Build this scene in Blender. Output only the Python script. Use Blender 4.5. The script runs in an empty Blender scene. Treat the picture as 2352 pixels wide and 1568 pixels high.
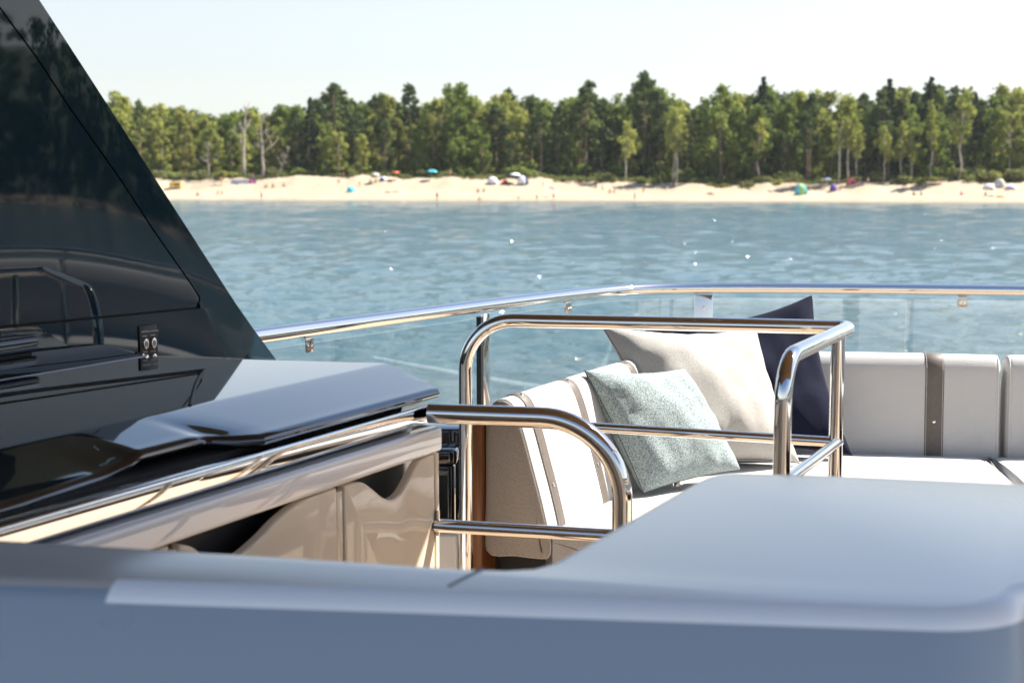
import bpy, bmesh, math, random
import numpy as np
from mathutils import Vector, Matrix

random.seed(7)
rng = np.random.default_rng(11)
scene = bpy.context.scene
C = scene.collection
R = math.radians

# ------------------------------------------------------------------ camera, sky, sun, exposure
EYE = 1.42            # eye height above the yacht's upper deck (deck is z = 0)
SEA = -4.2            # sea level below the deck
FPX = 3267.0          # focal length in units of a 2352 wide frame (50 mm lens)
PITCH = math.atan(384 / FPX)
cam_data = bpy.data.cameras.new("camera")
cam = bpy.data.objects.new("camera", cam_data)
C.objects.link(cam)
cam.location = (0, 0, EYE)
cam.rotation_euler = (math.pi / 2 - PITCH, 0, 0)
cam_data.lens = 36 * FPX / 2352
cam_data.sensor_width = 36
cam_data.clip_start = 0.05
cam_data.clip_end = 6000
cam_data.dof.use_dof = True
cam_data.dof.focus_distance = 4.7
cam_data.dof.aperture_fstop = 4.4
cam_data.dof.aperture_blades = 9
scene.camera = cam

SUN_AZ, SUN_EL = 70, 51
world = bpy.data.worlds.new("World")
scene.world = world
world.use_nodes = True
wn = world.node_tree
sky = wn.nodes.new("ShaderNodeTexSky")
sky.sky_type = 'NISHITA'
sky.sun_disc = False
sky.sun_elevation = R(SUN_EL)
sky.sun_rotation = R(SUN_AZ)
sky.air_density = 1.0
sky.dust_density = 0.8
sky.ozone_density = 1.0
soft = wn.nodes.new("ShaderNodeHueSaturation")       # thin high haze: a paler sky all round
wtc = wn.nodes.new("ShaderNodeTexCoord")
wsx = wn.nodes.new("ShaderNodeSeparateXYZ")
wmr = wn.nodes.new("ShaderNodeMapRange")             # the haze whitens the sky most towards the horizon
wmr.inputs[1].default_value = 0.10
wmr.inputs[2].default_value = 0.48
wmr.inputs[3].default_value = 0.45
wmr.inputs[4].default_value = 1.08
wn.links.new(wtc.outputs["Generated"], wsx.inputs[0])
wn.links.new(wsx.outputs[2], wmr.inputs[0])
wn.links.new(wmr.outputs[0], soft.inputs["Saturation"])
wn.links.new(sky.outputs[0], soft.inputs["Color"])
wn.links.new(soft.outputs[0], wn.nodes["Background"].inputs[0])
wn.nodes["Background"].inputs[1].default_value = 0.068
sun_data = bpy.data.lights.new("sun", 'SUN')
sun_data.energy = 5.0
sun_data.angle = R(0.5)
sun_data.color = (1.0, 0.95, 0.87)
sun = bpy.data.objects.new("sun", sun_data)
C.objects.link(sun)
sun_dir = Vector((math.sin(R(SUN_AZ)) * math.cos(R(SUN_EL)), math.cos(R(SUN_AZ)) * math.cos(R(SUN_EL)), math.sin(R(SUN_EL))))
sun.rotation_euler = sun_dir.to_track_quat('Z', 'Y').to_euler()
sun.location = sun_dir * 50
scene.view_settings.view_transform = 'Standard'
scene.view_settings.look = 'None'
scene.view_settings.gamma = 1
scene.view_settings.use_curve_mapping = False
scene.view_settings.exposure = 1.38
scene.cycles.max_bounces = 10
scene.cycles.glossy_bounces = 6
scene.cycles.transparent_max_bounces = 16
scene.cycles.caustics_reflective = False
scene.cycles.caustics_refractive = False
scene.cycles.sample_clamp_indirect = 6

# ------------------------------------------------------------------ helpers
_ct, _st = math.cos(PITCH), math.sin(PITCH)


def _ray(x, y):
    a = (x - 1176) / FPX
    b = -(y - 784) / FPX
    return Vector((a, _ct + b * _st, b * _ct - _st))


def at_z(x, y, z):
    """Point at height z above the deck seen at (x, y) in a 2352 wide frame."""
    r = _ray(x, y)
    return Vector((0, 0, EYE)) + r * ((z - EYE) / r.z)


def at_d(x, y, d):
    """Point d metres ahead."""
    r = _ray(x, y)
    return Vector((0, 0, EYE)) + r * (d / r.y)


def mesh_obj(name, verts, faces, mats, parent=None, smooth=True, angle=35, mat_idx=None):
    me = bpy.data.meshes.new(name)
    me.from_pydata([tuple(v) for v in verts], [], [tuple(f) for f in faces])
    me.update()
    return finish(name, me, mats, parent, smooth, angle, mat_idx)


def finish(name, me, mats, parent=None, smooth=True, angle=35, mat_idx=None):
    if not isinstance(mats, (list, tuple)):
        mats = [mats]
    for m in mats:
        me.materials.append(m)
    if mat_idx is not None:
        me.polygons.foreach_set("material_index", mat_idx)
    if smooth:
        me.polygons.foreach_set("use_smooth", [True] * len(me.polygons))
        if angle < 180:
            me.set_sharp_from_angle(angle=R(angle))
    o = bpy.data.objects.new(name, me)
    C.objects.link(o)
    if parent is not None:
        o.parent = parent
    return o


def from_bm(name, bm, mats, parent=None, smooth=True, angle=35):
    bmesh.ops.recalc_face_normals(bm, faces=bm.faces)
    me = bpy.data.meshes.new(name)
    bm.to_mesh(me)
    bm.free()
    return finish(name, me, mats, parent, smooth, angle)


def tag(o, label=None, cat=None, group=None, kind=None):
    if label:
        o["label"] = label
    if cat:
        o["category"] = cat
    if group:
        o["group"] = group
    if kind:
        o["kind"] = kind
    return o


def thing(name, label, cat, group=None, loc=(0, 0, 0), rz=0.0):
    o = bpy.data.objects.new(name, None)
    o.empty_display_size = 0.2
    C.objects.link(o)
    o.location = loc
    o.rotation_euler = (0, 0, rz)
    return tag(o, label, cat, group)


def copy_tree(o, parent=None):
    c = o.copy()
    C.objects.link(c)
    c.parent = parent
    for ch in o.children:
        copy_tree(ch, c)
    return c


def add_prism(bm, poly, z0, z1, tf=None):
    """Upright prism over polygon poly; tf maps (a, b, z) to world."""
    tf = tf or (lambda a, b, z: (a, b, z))
    lo = [bm.verts.new(tf(a, b, z0)) for a, b in poly]
    hi = [bm.verts.new(tf(a, b, z1)) for a, b in poly]
    n = len(poly)
    fs = [bm.faces.new(lo[::-1]), bm.faces.new(hi)]
    for i in range(n):
        fs.append(bm.faces.new((lo[i], lo[(i + 1) % n], hi[(i + 1) % n], hi[i])))
    return fs


def bevel(bm, w, seg=3, min_angle=20):
    bmesh.ops.recalc_face_normals(bm, faces=bm.faces)
    es = [e for e in bm.edges if len(e.link_faces) == 2 and e.calc_face_angle(0) > R(min_angle)]
    bmesh.ops.bevel(bm, geom=es, offset=w, segments=seg, profile=0.5, affect='EDGES', clamp_overlap=True)


def prism(name, poly, z0, z1, mat, parent=None, bev=0.0, seg=3, tf=None, min_angle=20, angle=35):
    bm = bmesh.new()
    add_prism(bm, poly, z0, z1, tf)
    if bev:
        bevel(bm, bev, seg, min_angle)
    return from_bm(name, bm, mat, parent, angle=angle)


def arc_path(pts, radii, seg=10):
    """Polyline with rounded corners."""
    pts = [Vector(p) for p in pts]
    out = [pts[0]]
    for i in range(1, len(pts) - 1):
        p, r = pts[i], radii[i] if isinstance(radii, (list, tuple)) else radii
        a = (pts[i - 1] - p)
        b = (pts[i + 1] - p)
        la, lb = a.length, b.length
        a.normalize()
        b.normalize()
        ang = a.angle(b)
        if r <= 0 or ang > math.pi - 0.02:
            out.append(p)
            continue
        t = min(r / math.tan(ang / 2), la * 0.49 if i > 1 else la * 0.9, lb * 0.49 if i < len(pts) - 2 else lb * 0.9)
        rr = t * math.tan(ang / 2)
        cen = p + (a + b).normalized() * (rr / math.sin(ang / 2))
        p0, p1 = p + a * t, p + b * t
        v0, v1 = (p0 - cen), (p1 - cen)
        sweep = v0.angle(v1)
        ax = v0.cross(v1).normalized()
        for k in range(seg + 1):
            out.append(cen + Matrix.Rotation(sweep * k / seg, 3, ax) @ v0)
    out.append(pts[-1])
    return out


def tube_geo(path, rad, seg=20, caps=True):
    path = [Vector(p) for p in path]
    n = len(path)
    tang = []
    for i in range(n):
        t = path[min(i + 1, n - 1)] - path[max(i - 1, 0)]
        tang.append(t.normalized())
    ref = Vector((0, 0, 1)) if abs(tang[0].z) < 0.9 else Vector((1, 0, 0))
    nx = tang[0].cross(ref).normalized()
    V, F = [], []
    for i in range(n):
        if i:
            q = tang[i - 1].rotation_difference(tang[i])
            nx = (q @ nx)
            nx = (nx - tang[i] * nx.dot(tang[i])).normalized()
        ny = tang[i].cross(nx)
        r = rad[i] if isinstance(rad, (list, tuple)) else rad
        for k in range(seg):
            a = 2 * math.pi * k / seg
            V.append(path[i] + nx * (r * math.cos(a)) + ny * (r * math.sin(a)))
    for i in range(n - 1):
        for k in range(seg):
            a, b = i * seg + k, i * seg + (k + 1) % seg
            F.append((a, b, b + seg, a + seg))
    if caps:
        F.append(tuple(range(seg - 1, -1, -1)))
        F.append(tuple((n - 1) * seg + k for k in range(seg)))
    return V, F


def tube(name, path, rad, mat, parent=None, seg=20):
    V, F = tube_geo(path, rad, seg)
    return mesh_obj(name, V, F, mat, parent, angle=60)


def join_geo(*geos):
    V, F = [], []
    for v, f in geos:
        o = len(V)
        V += list(v)
        F += [tuple(i + o for i in q) for q in f]
    return V, F


def loft(name, rings, mat, parent=None, closed=True, caps=True, angle=40):
    n = len(rings[0])
    V = [p for r in rings for p in r]
    F = []
    for i in range(len(rings) - 1):
        for k in range(n if closed else n - 1):
            a, b = i * n + k, i * n + (k + 1) % n
            F.append((a, b, b + n, a + n))
    if caps:
        F.append(tuple(range(n - 1, -1, -1)))
        F.append(tuple((len(rings) - 1) * n + k for k in range(n)))
    me = bpy.data.meshes.new(name)
    me.from_pydata([tuple(v) for v in V], [], F)
    bm = bmesh.new()
    bm.from_mesh(me)
    bpy.data.meshes.remove(me)
    return from_bm(name, bm, mat, parent, angle=angle)


def disc_geo(cen, axis, rad, h, seg=14, dome=0.0):
    cen, axis = Vector(cen), Vector(axis).normalized()
    a = axis.orthogonal().normalized()
    b = axis.cross(a)
    V, F = [], []
    prof = [(rad, 0), (rad, h * 0.8), (rad * 0.9, h)] + ([(rad * 0.5, h + dome)] if dome else [])
    for r, z in prof:
        for k in range(seg):
            t = 2 * math.pi * k / seg
            V.append(cen + axis * z + (a * math.cos(t) + b * math.sin(t)) * r)
    for i in range(len(prof) - 1):
        for k in range(seg):
            p, q = i * seg + k, i * seg + (k + 1) % seg
            F.append((p, q, q + seg, p + seg))
    F.append(tuple((len(prof) - 1) * seg + k for k in range(seg)))
    F.append(tuple(range(seg - 1, -1, -1)))
    return V, F


def smooth_closed(pts, n):
    """Closed Catmull-Rom resample of 2D points."""
    P = [Vector(p) for p in pts]
    m = len(P)
    out = []
    for i in range(m):
        p0, p1, p2, p3 = P[i - 1], P[i], P[(i + 1) % m], P[(i + 2) % m]
        for k in range(n):
            t = k / n
            out.append(0.5 * ((2 * p1) + (p2 - p0) * t + (2 * p0 - 5 * p1 + 4 * p2 - p3) * t * t + (3 * p1 - p0 - 3 * p2 + p3) * t ** 3))
    return out


def smooth_open(pts, n):
    P = [Vector(p) for p in pts]
    P = [P[0] * 2 - P[1]] + P + [P[-1] * 2 - P[-2]]
    out = []
    for i in range(1, len(P) - 2):
        p0, p1, p2, p3 = P[i - 1], P[i], P[i + 1], P[i + 2]
        for k in range(n):
            t = k / n
            out.append(0.5 * ((2 * p1) + (p2 - p0) * t + (2 * p0 - 5 * p1 + 4 * p2 - p3) * t * t + (3 * p1 - p0 - 3 * p2 + p3) * t ** 3))
    out.append(P[-2])
    return out


# ------------------------------------------------------------------ materials
def new_mat(name):
    m = bpy.data.materials.new(name)
    m.use_nodes = True
    return m, m.node_tree, m.node_tree.nodes["Principled BSDF"]


def principled(name, col, rough=0.5, metal=0.0, spec=0.5, coat=0.0, coat_rough=0.03, vary=0.0, vscale=4.0, bump=0.0, bscale=8.0, detail=3):
    m, nt, b = new_mat(name)
    b.inputs["Base Color"].default_value = (*col, 1)
    b.inputs["Roughness"].default_value = rough
    b.inputs["Metallic"].default_value = metal
    b.inputs["Specular IOR Level"].default_value = spec
    b.inputs["Coat Weight"].default_value = coat
    b.inputs["Coat Roughness"].default_value = coat_rough
    if vary or bump:
        tc = nt.nodes.new("ShaderNodeTexCoord")
        if vary:
            nz = nt.nodes.new("ShaderNodeTexNoise")
            nz.inputs["Scale"].default_value = vscale
            nz.inputs["Detail"].default_value = 5
            nt.links.new(tc.outputs["Object"], nz.inputs["Vector"])
            mr = nt.nodes.new("ShaderNodeMapRange")
            mr.inputs[1].default_value = 0.3
            mr.inputs[2].default_value = 0.7
            mr.inputs[3].default_value = 1 - vary
            mr.inputs[4].default_value = 1 + vary
            nt.links.new(nz.outputs[0], mr.inputs[0])
            mx = nt.nodes.new("ShaderNodeVectorMath")
            mx.operation = 'SCALE'
            mx.inputs[0].default_value = col
            nt.links.new(mr.outputs[0], mx.inputs["Scale"])
            nt.links.new(mx.outputs[0], b.inputs["Base Color"])
        if bump:
            nb = nt.nodes.new("ShaderNodeTexNoise")
            nb.inputs["Scale"].default_value = bscale
            nb.inputs["Detail"].default_value = detail
            nt.links.new(tc.outputs["Object"], nb.inputs["Vector"])
            bp = nt.nodes.new("ShaderNodeBump")
            bp.inputs["Strength"].default_value = 1.0
            bp.inputs["Distance"].default_value = bump
            nt.links.new(nb.outputs[0], bp.inputs["Height"])
            nt.links.new(bp.outputs[0], b.inputs["Normal"])
    return m


def smudged(name, col, rough, r_hi, metal=0.0, spec=0.5, scale=3.0, wav=0.0, wscale=2.5, coat=0.0):
    """Glossy surface whose roughness drifts a little, with a faint waviness of the moulding."""
    m = principled(name, col, rough, metal, spec, coat, rough * 0.8)
    nt = m.node_tree
    b = nt.nodes["Principled BSDF"]
    tc = nt.nodes.new("ShaderNodeTexCoord")
    nz = nt.nodes.new("ShaderNodeTexNoise")
    nz.inputs["Scale"].default_value = scale
    nz.inputs["Detail"].default_value = 6
    nt.links.new(tc.outputs["Object"], nz.inputs["Vector"])
    mr = nt.nodes.new("ShaderNodeMapRange")
    mr.inputs[1].default_value = 0.35
    mr.inputs[2].default_value = 0.7
    mr.inputs[3].default_value = rough
    mr.inputs[4].default_value = r_hi
    nt.links.new(nz.outputs[0], mr.inputs[0])
    nt.links.new(mr.outputs[0], b.inputs["Roughness"])
    if wav:
        nb = nt.nodes.new("ShaderNodeTexNoise")
        nb.inputs["Scale"].default_value = wscale
        nb.inputs["Detail"].default_value = 0
        nt.links.new(tc.outputs["Object"], nb.inputs["Vector"])
        bp = nt.nodes.new("ShaderNodeBump")
        bp.inputs["Distance"].default_value = wav
        nt.links.new(nb.outputs[0], bp.inputs["Height"])
        nt.links.new(bp.outputs[0], b.inputs["Normal"])
    return m


def fabric(name, cols, weave=420.0, spread=0.12, bump=0.0006, rough=0.9, mottled=0.0, mscale=160.0, thread=0.25, sheen=0.2, wrinkle=0.0):
    """Woven cloth: two crossed wave sets for the threads, optional mottled yarn colours."""
    m, nt, b = new_mat(name)
    L = nt.links.new
    tc = nt.nodes.new("ShaderNodeTexCoord")
    w1 = nt.nodes.new("ShaderNodeTexWave")
    w1.bands_direction = 'Z'
    w2 = nt.nodes.new("ShaderNodeTexWave")
    w2.bands_direction = 'DIAGONAL'
    for w in (w1, w2):
        w.inputs["Scale"].default_value = weave / 6.28
        w.inputs["Distortion"].default_value = 1.2
        w.inputs["Detail"].default_value = 1
        w.inputs["Detail Scale"].default_value = 2
        L(tc.outputs["Object"], w.inputs["Vector"])
    mul = nt.nodes.new("ShaderNodeMath")
    mul.operation = 'MULTIPLY'
    L(w1.outputs["Fac"], mul.inputs[0])
    L(w2.outputs["Fac"], mul.inputs[1])
    nz = nt.nodes.new("ShaderNodeTexNoise")
    nz.inputs["Scale"].default_value = mscale
    nz.inputs["Detail"].default_value = 3
    nz.inputs["Roughness"].default_value = 0.7
    L(tc.outputs["Object"], nz.inputs["Vector"])
    ramp = nt.nodes.new("ShaderNodeValToRGB")
    el = ramp.color_ramp.elements
    el[0].position, el[1].position = 0.5 - spread, 0.5 + spread
    el[0].color = (*cols[0], 1)
    el[1].color = (*cols[-1], 1)
    if len(cols) == 3:
        e = el.new(0.5)
        e.color = (*cols[1], 1)
    L(nz.outputs[0], ramp.inputs[0])
    mr = nt.nodes.new("ShaderNodeMapRange")
    mr.inputs[3].default_value = 1 - thread
    mr.inputs[4].default_value = 1 + thread * 0.4
    L(mul.outputs[0], mr.inputs[0])
    sc = nt.nodes.new("ShaderNodeVectorMath")
    sc.operation = 'SCALE'
    L(ramp.outputs[0], sc.inputs[0])
    L(mr.outputs[0], sc.inputs["Scale"])
    L(sc.outputs[0], b.inputs["Base Color"])
    b.inputs["Roughness"].default_value = rough
    b.inputs["Specular IOR Level"].default_value = 0.2
    b.inputs["Sheen Weight"].default_value = sheen
    add = nt.nodes.new("ShaderNodeMath")
    add.operation = 'ADD'
    L(mul.outputs[0], add.inputs[0])
    L(nz.outputs[0], add.inputs[1])
    bp = nt.nodes.new("ShaderNodeBump")
    bp.inputs["Distance"].default_value = bump
    bp.inputs["Strength"].default_value = 0.8
    L(add.outputs[0], bp.inputs["Height"])
    last = bp
    if wrinkle:
        n2 = nt.nodes.new("ShaderNodeTexNoise")
        n2.inputs["Scale"].default_value = 9
        n2.inputs["Detail"].default_value = 2
        n2.inputs["Distortion"].default_value = 0.6
        L(tc.outputs["Object"], n2.inputs["Vector"])
        b2 = nt.nodes.new("ShaderNodeBump")
        b2.inputs["Distance"].default_value = wrinkle
        b2.inputs["Strength"].default_value = 1
        L(n2.outputs[0], b2.inputs["Height"])
        L(bp.outputs[0], b2.inputs["Normal"])
        last = b2
    L(last.outputs[0], b.inputs["Normal"])
    return m


def foliage(name, c0, c1, trans=0.35):
    m, nt, b = new_mat(name)
    L = nt.links.new
    nt.nodes.remove(b)
    out = nt.nodes["Material Output"]
    geo = nt.nodes.new("ShaderNodeNewGeometry")
    info = nt.nodes.new("ShaderNodeObjectInfo")
    mixf = nt.nodes.new("ShaderNodeMath")
    mixf.operation = 'MULTIPLY_ADD'
    mixf.inputs[1].default_value = 0.55
    L(geo.outputs["Random Per Island"], mixf.inputs[0])
    half = nt.nodes.new("ShaderNodeMath")
    half.operation = 'MULTIPLY'
    half.inputs[1].default_value = 0.45
    L(info.outputs["Random"], half.inputs[0])
    L(half.outputs[0], mixf.inputs[2])
    mx = nt.nodes.new("ShaderNodeMix")
    mx.data_type = 'RGBA'
    mx.inputs[6].default_value = (*c0, 1)
    mx.inputs[7].default_value = (*c1, 1)
    L(mixf.outputs[0], mx.inputs[0])
    d = nt.nodes.new("ShaderNodeBsdfDiffuse")
    t = nt.nodes.new("ShaderNodeBsdfTranslucent")
    L(mx.outputs[2], d.inputs[0])
    L(mx.outputs[2], t.inputs[0])
    ms = nt.nodes.new("ShaderNodeMixShader")
    ms.inputs[0].default_value = trans
    L(d.outputs[0], ms.inputs[1])
    L(t.outputs[0], ms.inputs[2])
    L(ms.outputs[0], out.inputs[0])
    return m


def wood(name, c0, c1, rough=0.35):
    m, nt, b = new_mat(name)
    L = nt.links.new
    tc = nt.nodes.new("ShaderNodeTexCoord")
    mp = nt.nodes.new("ShaderNodeMapping")
    mp.inputs["Scale"].default_value = (30, 30, 1.6)
    L(tc.outputs["Object"], mp.inputs[0])
    nz = nt.nodes.new("ShaderNodeTexNoise")
    nz.inputs["Scale"].default_value = 3
    nz.inputs["Detail"].default_value = 6
    nz.inputs["Distortion"].default_value = 0.6
    L(mp.outputs[0], nz.inputs["Vector"])
    rp = nt.nodes.new("ShaderNodeValToRGB")
    rp.color_ramp.elements[0].position = 0.35
    rp.color_ramp.elements[1].position = 0.7
    rp.color_ramp.elements[0].color = (*c0, 1)
    rp.color_ramp.elements[1].color = (*c1, 1)
    L(nz.outputs[0], rp.inputs[0])
    L(rp.outputs[0], b.inputs["Base Color"])
    b.inputs["Roughness"].default_value = rough
    return m


M = {}
M['navy'] = smudged("navy_gelcoat", (0.005, 0.023, 0.040), 0.02, 0.04, spec=0.8, scale=2.0, wav=0.0012, wscale=2.2)
M['black_gloss'] = smudged("black_gloss", (0.003, 0.007, 0.011), 0.03, 0.06, spec=0.9, scale=3.0, coat=1.0)
M['black'] = principled("dark_recess", (0.006, 0.006, 0.007), 0.6)
M['white_gloss'] = smudged("white_gelcoat", (0.82, 0.80, 0.765), 0.015, 0.04, spec=0.9, scale=2.5, wav=0.0015, wscale=2.0)
M['beige_gloss'] = smudged("beige_lacquer", (0.74, 0.635, 0.485), 0.02, 0.05, scale=2.5, wav=0.0012, wscale=2.0)
M['steel'] = smudged("polished_steel", (0.80, 0.79, 0.77), 0.02, 0.055, metal=1.0, scale=6.0)
M['steel_dull'] = smudged("satin_steel", (0.62, 0.58, 0.52), 0.10, 0.2, metal=1.0, scale=9.0)
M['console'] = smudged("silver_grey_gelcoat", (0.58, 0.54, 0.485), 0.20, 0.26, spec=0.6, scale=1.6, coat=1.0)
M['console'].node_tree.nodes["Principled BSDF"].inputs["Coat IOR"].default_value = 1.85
M['console_front'] = smudged("shaded_front_gelcoat", (0.27, 0.33, 0.39), 0.25, 0.33, scale=1.4)  # darker, bluer copy of the console grey: shade and sky tint in the colour
M['edge_highlight'] = principled("painted_edge_highlight", (0.88, 0.88, 0.87), 0.25)  # bright reflection along the console edge, put in as a paler colour
M['sealant'] = principled("grey_sealant", (0.12, 0.12, 0.12), 0.6)
M['sofa'] = fabric("woven_outdoor_cloth", [(0.53, 0.515, 0.495), (0.61, 0.595, 0.575)], weave=380, mscale=300, thread=0.12, bump=0.0007)
M['sofa_end'] = fabric("shaded_coarse_cloth", [(0.38, 0.345, 0.305), (0.52, 0.475, 0.43)], weave=430, mscale=300, thread=0.14, bump=0.0010)
M['piping'] = principled("seam_piping", (0.62, 0.60, 0.57), 0.8)
M['stitch'] = principled("dark_seam_thread", (0.05, 0.05, 0.07), 0.8)
M['strap'] = principled("taupe_leather", (0.125, 0.103, 0.085), 0.55, bump=0.0004, bscale=300, vary=0.1, vscale=60)
M['navy_cloth'] = fabric("navy_cotton", [(0.004, 0.006, 0.020), (0.006, 0.009, 0.028)], weave=1500, mscale=300, thread=0.15, bump=0.0003, sheen=0.0, wrinkle=0.003)
M['navy_pipe'] = principled("navy_cord", (0.006, 0.007, 0.02), 0.7)
M['cream_cloth'] = fabric("cream_linen", [(0.52, 0.48, 0.43), (0.74, 0.71, 0.66)], weave=700, mscale=330, thread=0.35, bump=0.0010, wrinkle=0.0015)
M['teal_cloth'] = fabric("teal_tweed", [(0.05, 0.09, 0.125), (0.34, 0.425, 0.425), (0.76, 0.78, 0.745)], weave=700, mscale=230, spread=0.2, thread=0.2, bump=0.0016, wrinkle=0.003)
M['teak'] = wood("varnished_teak", (0.16, 0.055, 0.012), (0.30, 0.115, 0.03))
M['teak_deck'] = wood("teak_deck_boards", (0.36, 0.25, 0.16), (0.50, 0.37, 0.25), 0.7)
M['ceiling'] = wood("brown_ceiling_veneer", (0.10, 0.06, 0.028), (0.16, 0.095, 0.045), 0.5)
M['plate'] = principled("black_switch_plate", (0.008, 0.007, 0.006), 0.35)
M['print'] = principled("white_print", (0.6, 0.58, 0.55), 0.7)
M['lens'] = principled("dark_lens", (0.25, 0.25, 0.3), 0.05, spec=0.8)
M['hull'] = principled("white_hull_paint", (0.72, 0.72, 0.71), 0.2)
M['bark_pale'] = principled("pale_bark", (0.48, 0.42, 0.34), 0.9, vary=0.35, vscale=1.5)
M['bark_pine'] = principled("pine_bark", (0.27, 0.18, 0.125), 0.9, vary=0.35, vscale=1.2)
M['bark_dead'] = principled("bleached_wood", (0.42, 0.36, 0.30), 0.9, vary=0.25, vscale=1.0)
M['leaf_pine'] = foliage("pine_needles", (0.058, 0.090, 0.038), (0.164, 0.193, 0.069), 0.25)
M['leaf_spruce'] = foliage("spruce_needles", (0.029, 0.050, 0.027), (0.075, 0.102, 0.048), 0.2)
M['leaf_mid'] = foliage("broadleaf_green", (0.120, 0.174, 0.041), (0.296, 0.336, 0.090), 0.4)
M['leaf_light'] = foliage("birch_leaves", (0.209, 0.241, 0.052), (0.472, 0.471, 0.132), 0.4)
M['leaf_olive'] = foliage("olive_leaves", (0.158, 0.186, 0.048), (0.367, 0.354, 0.108), 0.4)
M['scrub'] = foliage("dune_scrub", (0.13, 0.15, 0.05), (0.30, 0.31, 0.13), 0.25)


def glass_mat():
    m, nt, b = new_mat("clear_rail_glass")
    nt.nodes.remove(b)
    L = nt.links.new
    out = nt.nodes["Material Output"]
    tr = nt.nodes.new("ShaderNodeBsdfTransparent")
    tr.inputs[0].default_value = (0.965, 0.985, 0.98, 1)
    gl = nt.nodes.new("ShaderNodeBsdfGlossy")
    gl.inputs["Roughness"].default_value = 0.0
    fr = nt.nodes.new("ShaderNodeFresnel")
    geo = nt.nodes.new("ShaderNodeNewGeometry")
    ior = nt.nodes.new("ShaderNodeMapRange")      # the same index from either face of the pane
    ior.inputs[3].default_value = 1.9
    ior.inputs[4].default_value = 1 / 1.9
    L(geo.outputs["Backfacing"], ior.inputs[0])
    L(ior.outputs[0], fr.inputs[0])
    ms = nt.nodes.new("ShaderNodeMixShader")
    L(fr.outputs[0], ms.inputs[0])
    L(tr.outputs[0], ms.inputs[1])
    L(gl.outputs[0], ms.inputs[2])
    L(ms.outputs[0], out.inputs[0])
    return m


M['glass'] = glass_mat()


def sand_mat():
    m, nt, b = new_mat("beach_sand")
    L = nt.links.new
    tc = nt.nodes.new("ShaderNodeTexCoord")
    n1 = nt.nodes.new("ShaderNodeTexNoise")
    n1.inputs["Scale"].default_value = 0.12
    n1.inputs["Detail"].default_value = 8
    n1.inputs["Roughness"].default_value = 0.65
    L(tc.outputs["Object"], n1.inputs["Vector"])
    rp = nt.nodes.new("ShaderNodeValToRGB")
    rp.color_ramp.elements[0].position = 0.3
    rp.color_ramp.elements[1].position = 0.7
    rp.color_ramp.elements[0].color = (0.355, 0.285, 0.20, 1)
    rp.color_ramp.elements[1].color = (0.45, 0.37, 0.27, 1)
    L(n1.outputs[0], rp.inputs[0])
    # wet sand along the waterline, forest soil behind the dune crest
    at = nt.nodes.new("ShaderNodeAttribute")
    at.attribute_name = "inland"
    wet = nt.nodes.new("ShaderNodeMapRange")
    wet.inputs[1].default_value = 0.5
    wet.inputs[2].default_value = 7.0
    wet.inputs[3].default_value = 0.62
    wet.inputs[4].default_value = 1.0
    L(at.outputs["Fac"], wet.inputs[0])
    sc = nt.nodes.new("ShaderNodeVectorMath")
    sc.operation = 'SCALE'
    L(rp.outputs[0], sc.inputs[0])
    L(wet.outputs[0], sc.inputs["Scale"])
    soil = nt.nodes.new("ShaderNodeMapRange")
    soil.inputs[1].default_value = 33
    soil.inputs[2].default_value = 38
    L(at.outputs["Fac"], soil.inputs[0])
    mx = nt.nodes.new("ShaderNodeMix")
    mx.data_type = 'RGBA'
    mx.inputs[7].default_value = (0.055, 0.045, 0.03, 1)
    L(soil.outputs[0], mx.inputs[0])
    L(sc.outputs[0], mx.inputs[6])
    L(mx.outputs[2], b.inputs["Base Color"])
    b.inputs["Roughness"].default_value = 0.95
    b.inputs["Specular IOR Level"].default_value = 0.1
    n2 = nt.nodes.new("ShaderNodeTexNoise")
    n2.inputs["Scale"].default_value = 0.6
    n2.inputs["Detail"].default_value = 6
    L(tc.outputs["Object"], n2.inputs["Vector"])
    bp = nt.nodes.new("ShaderNodeBump")
    bp.inputs["Distance"].default_value = 0.5
    bp.inputs["Strength"].default_value = 0.6
    L(n2.outputs[0], bp.inputs["Height"])
    L(bp.outputs[0], b.inputs["Normal"])
    return m


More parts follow.
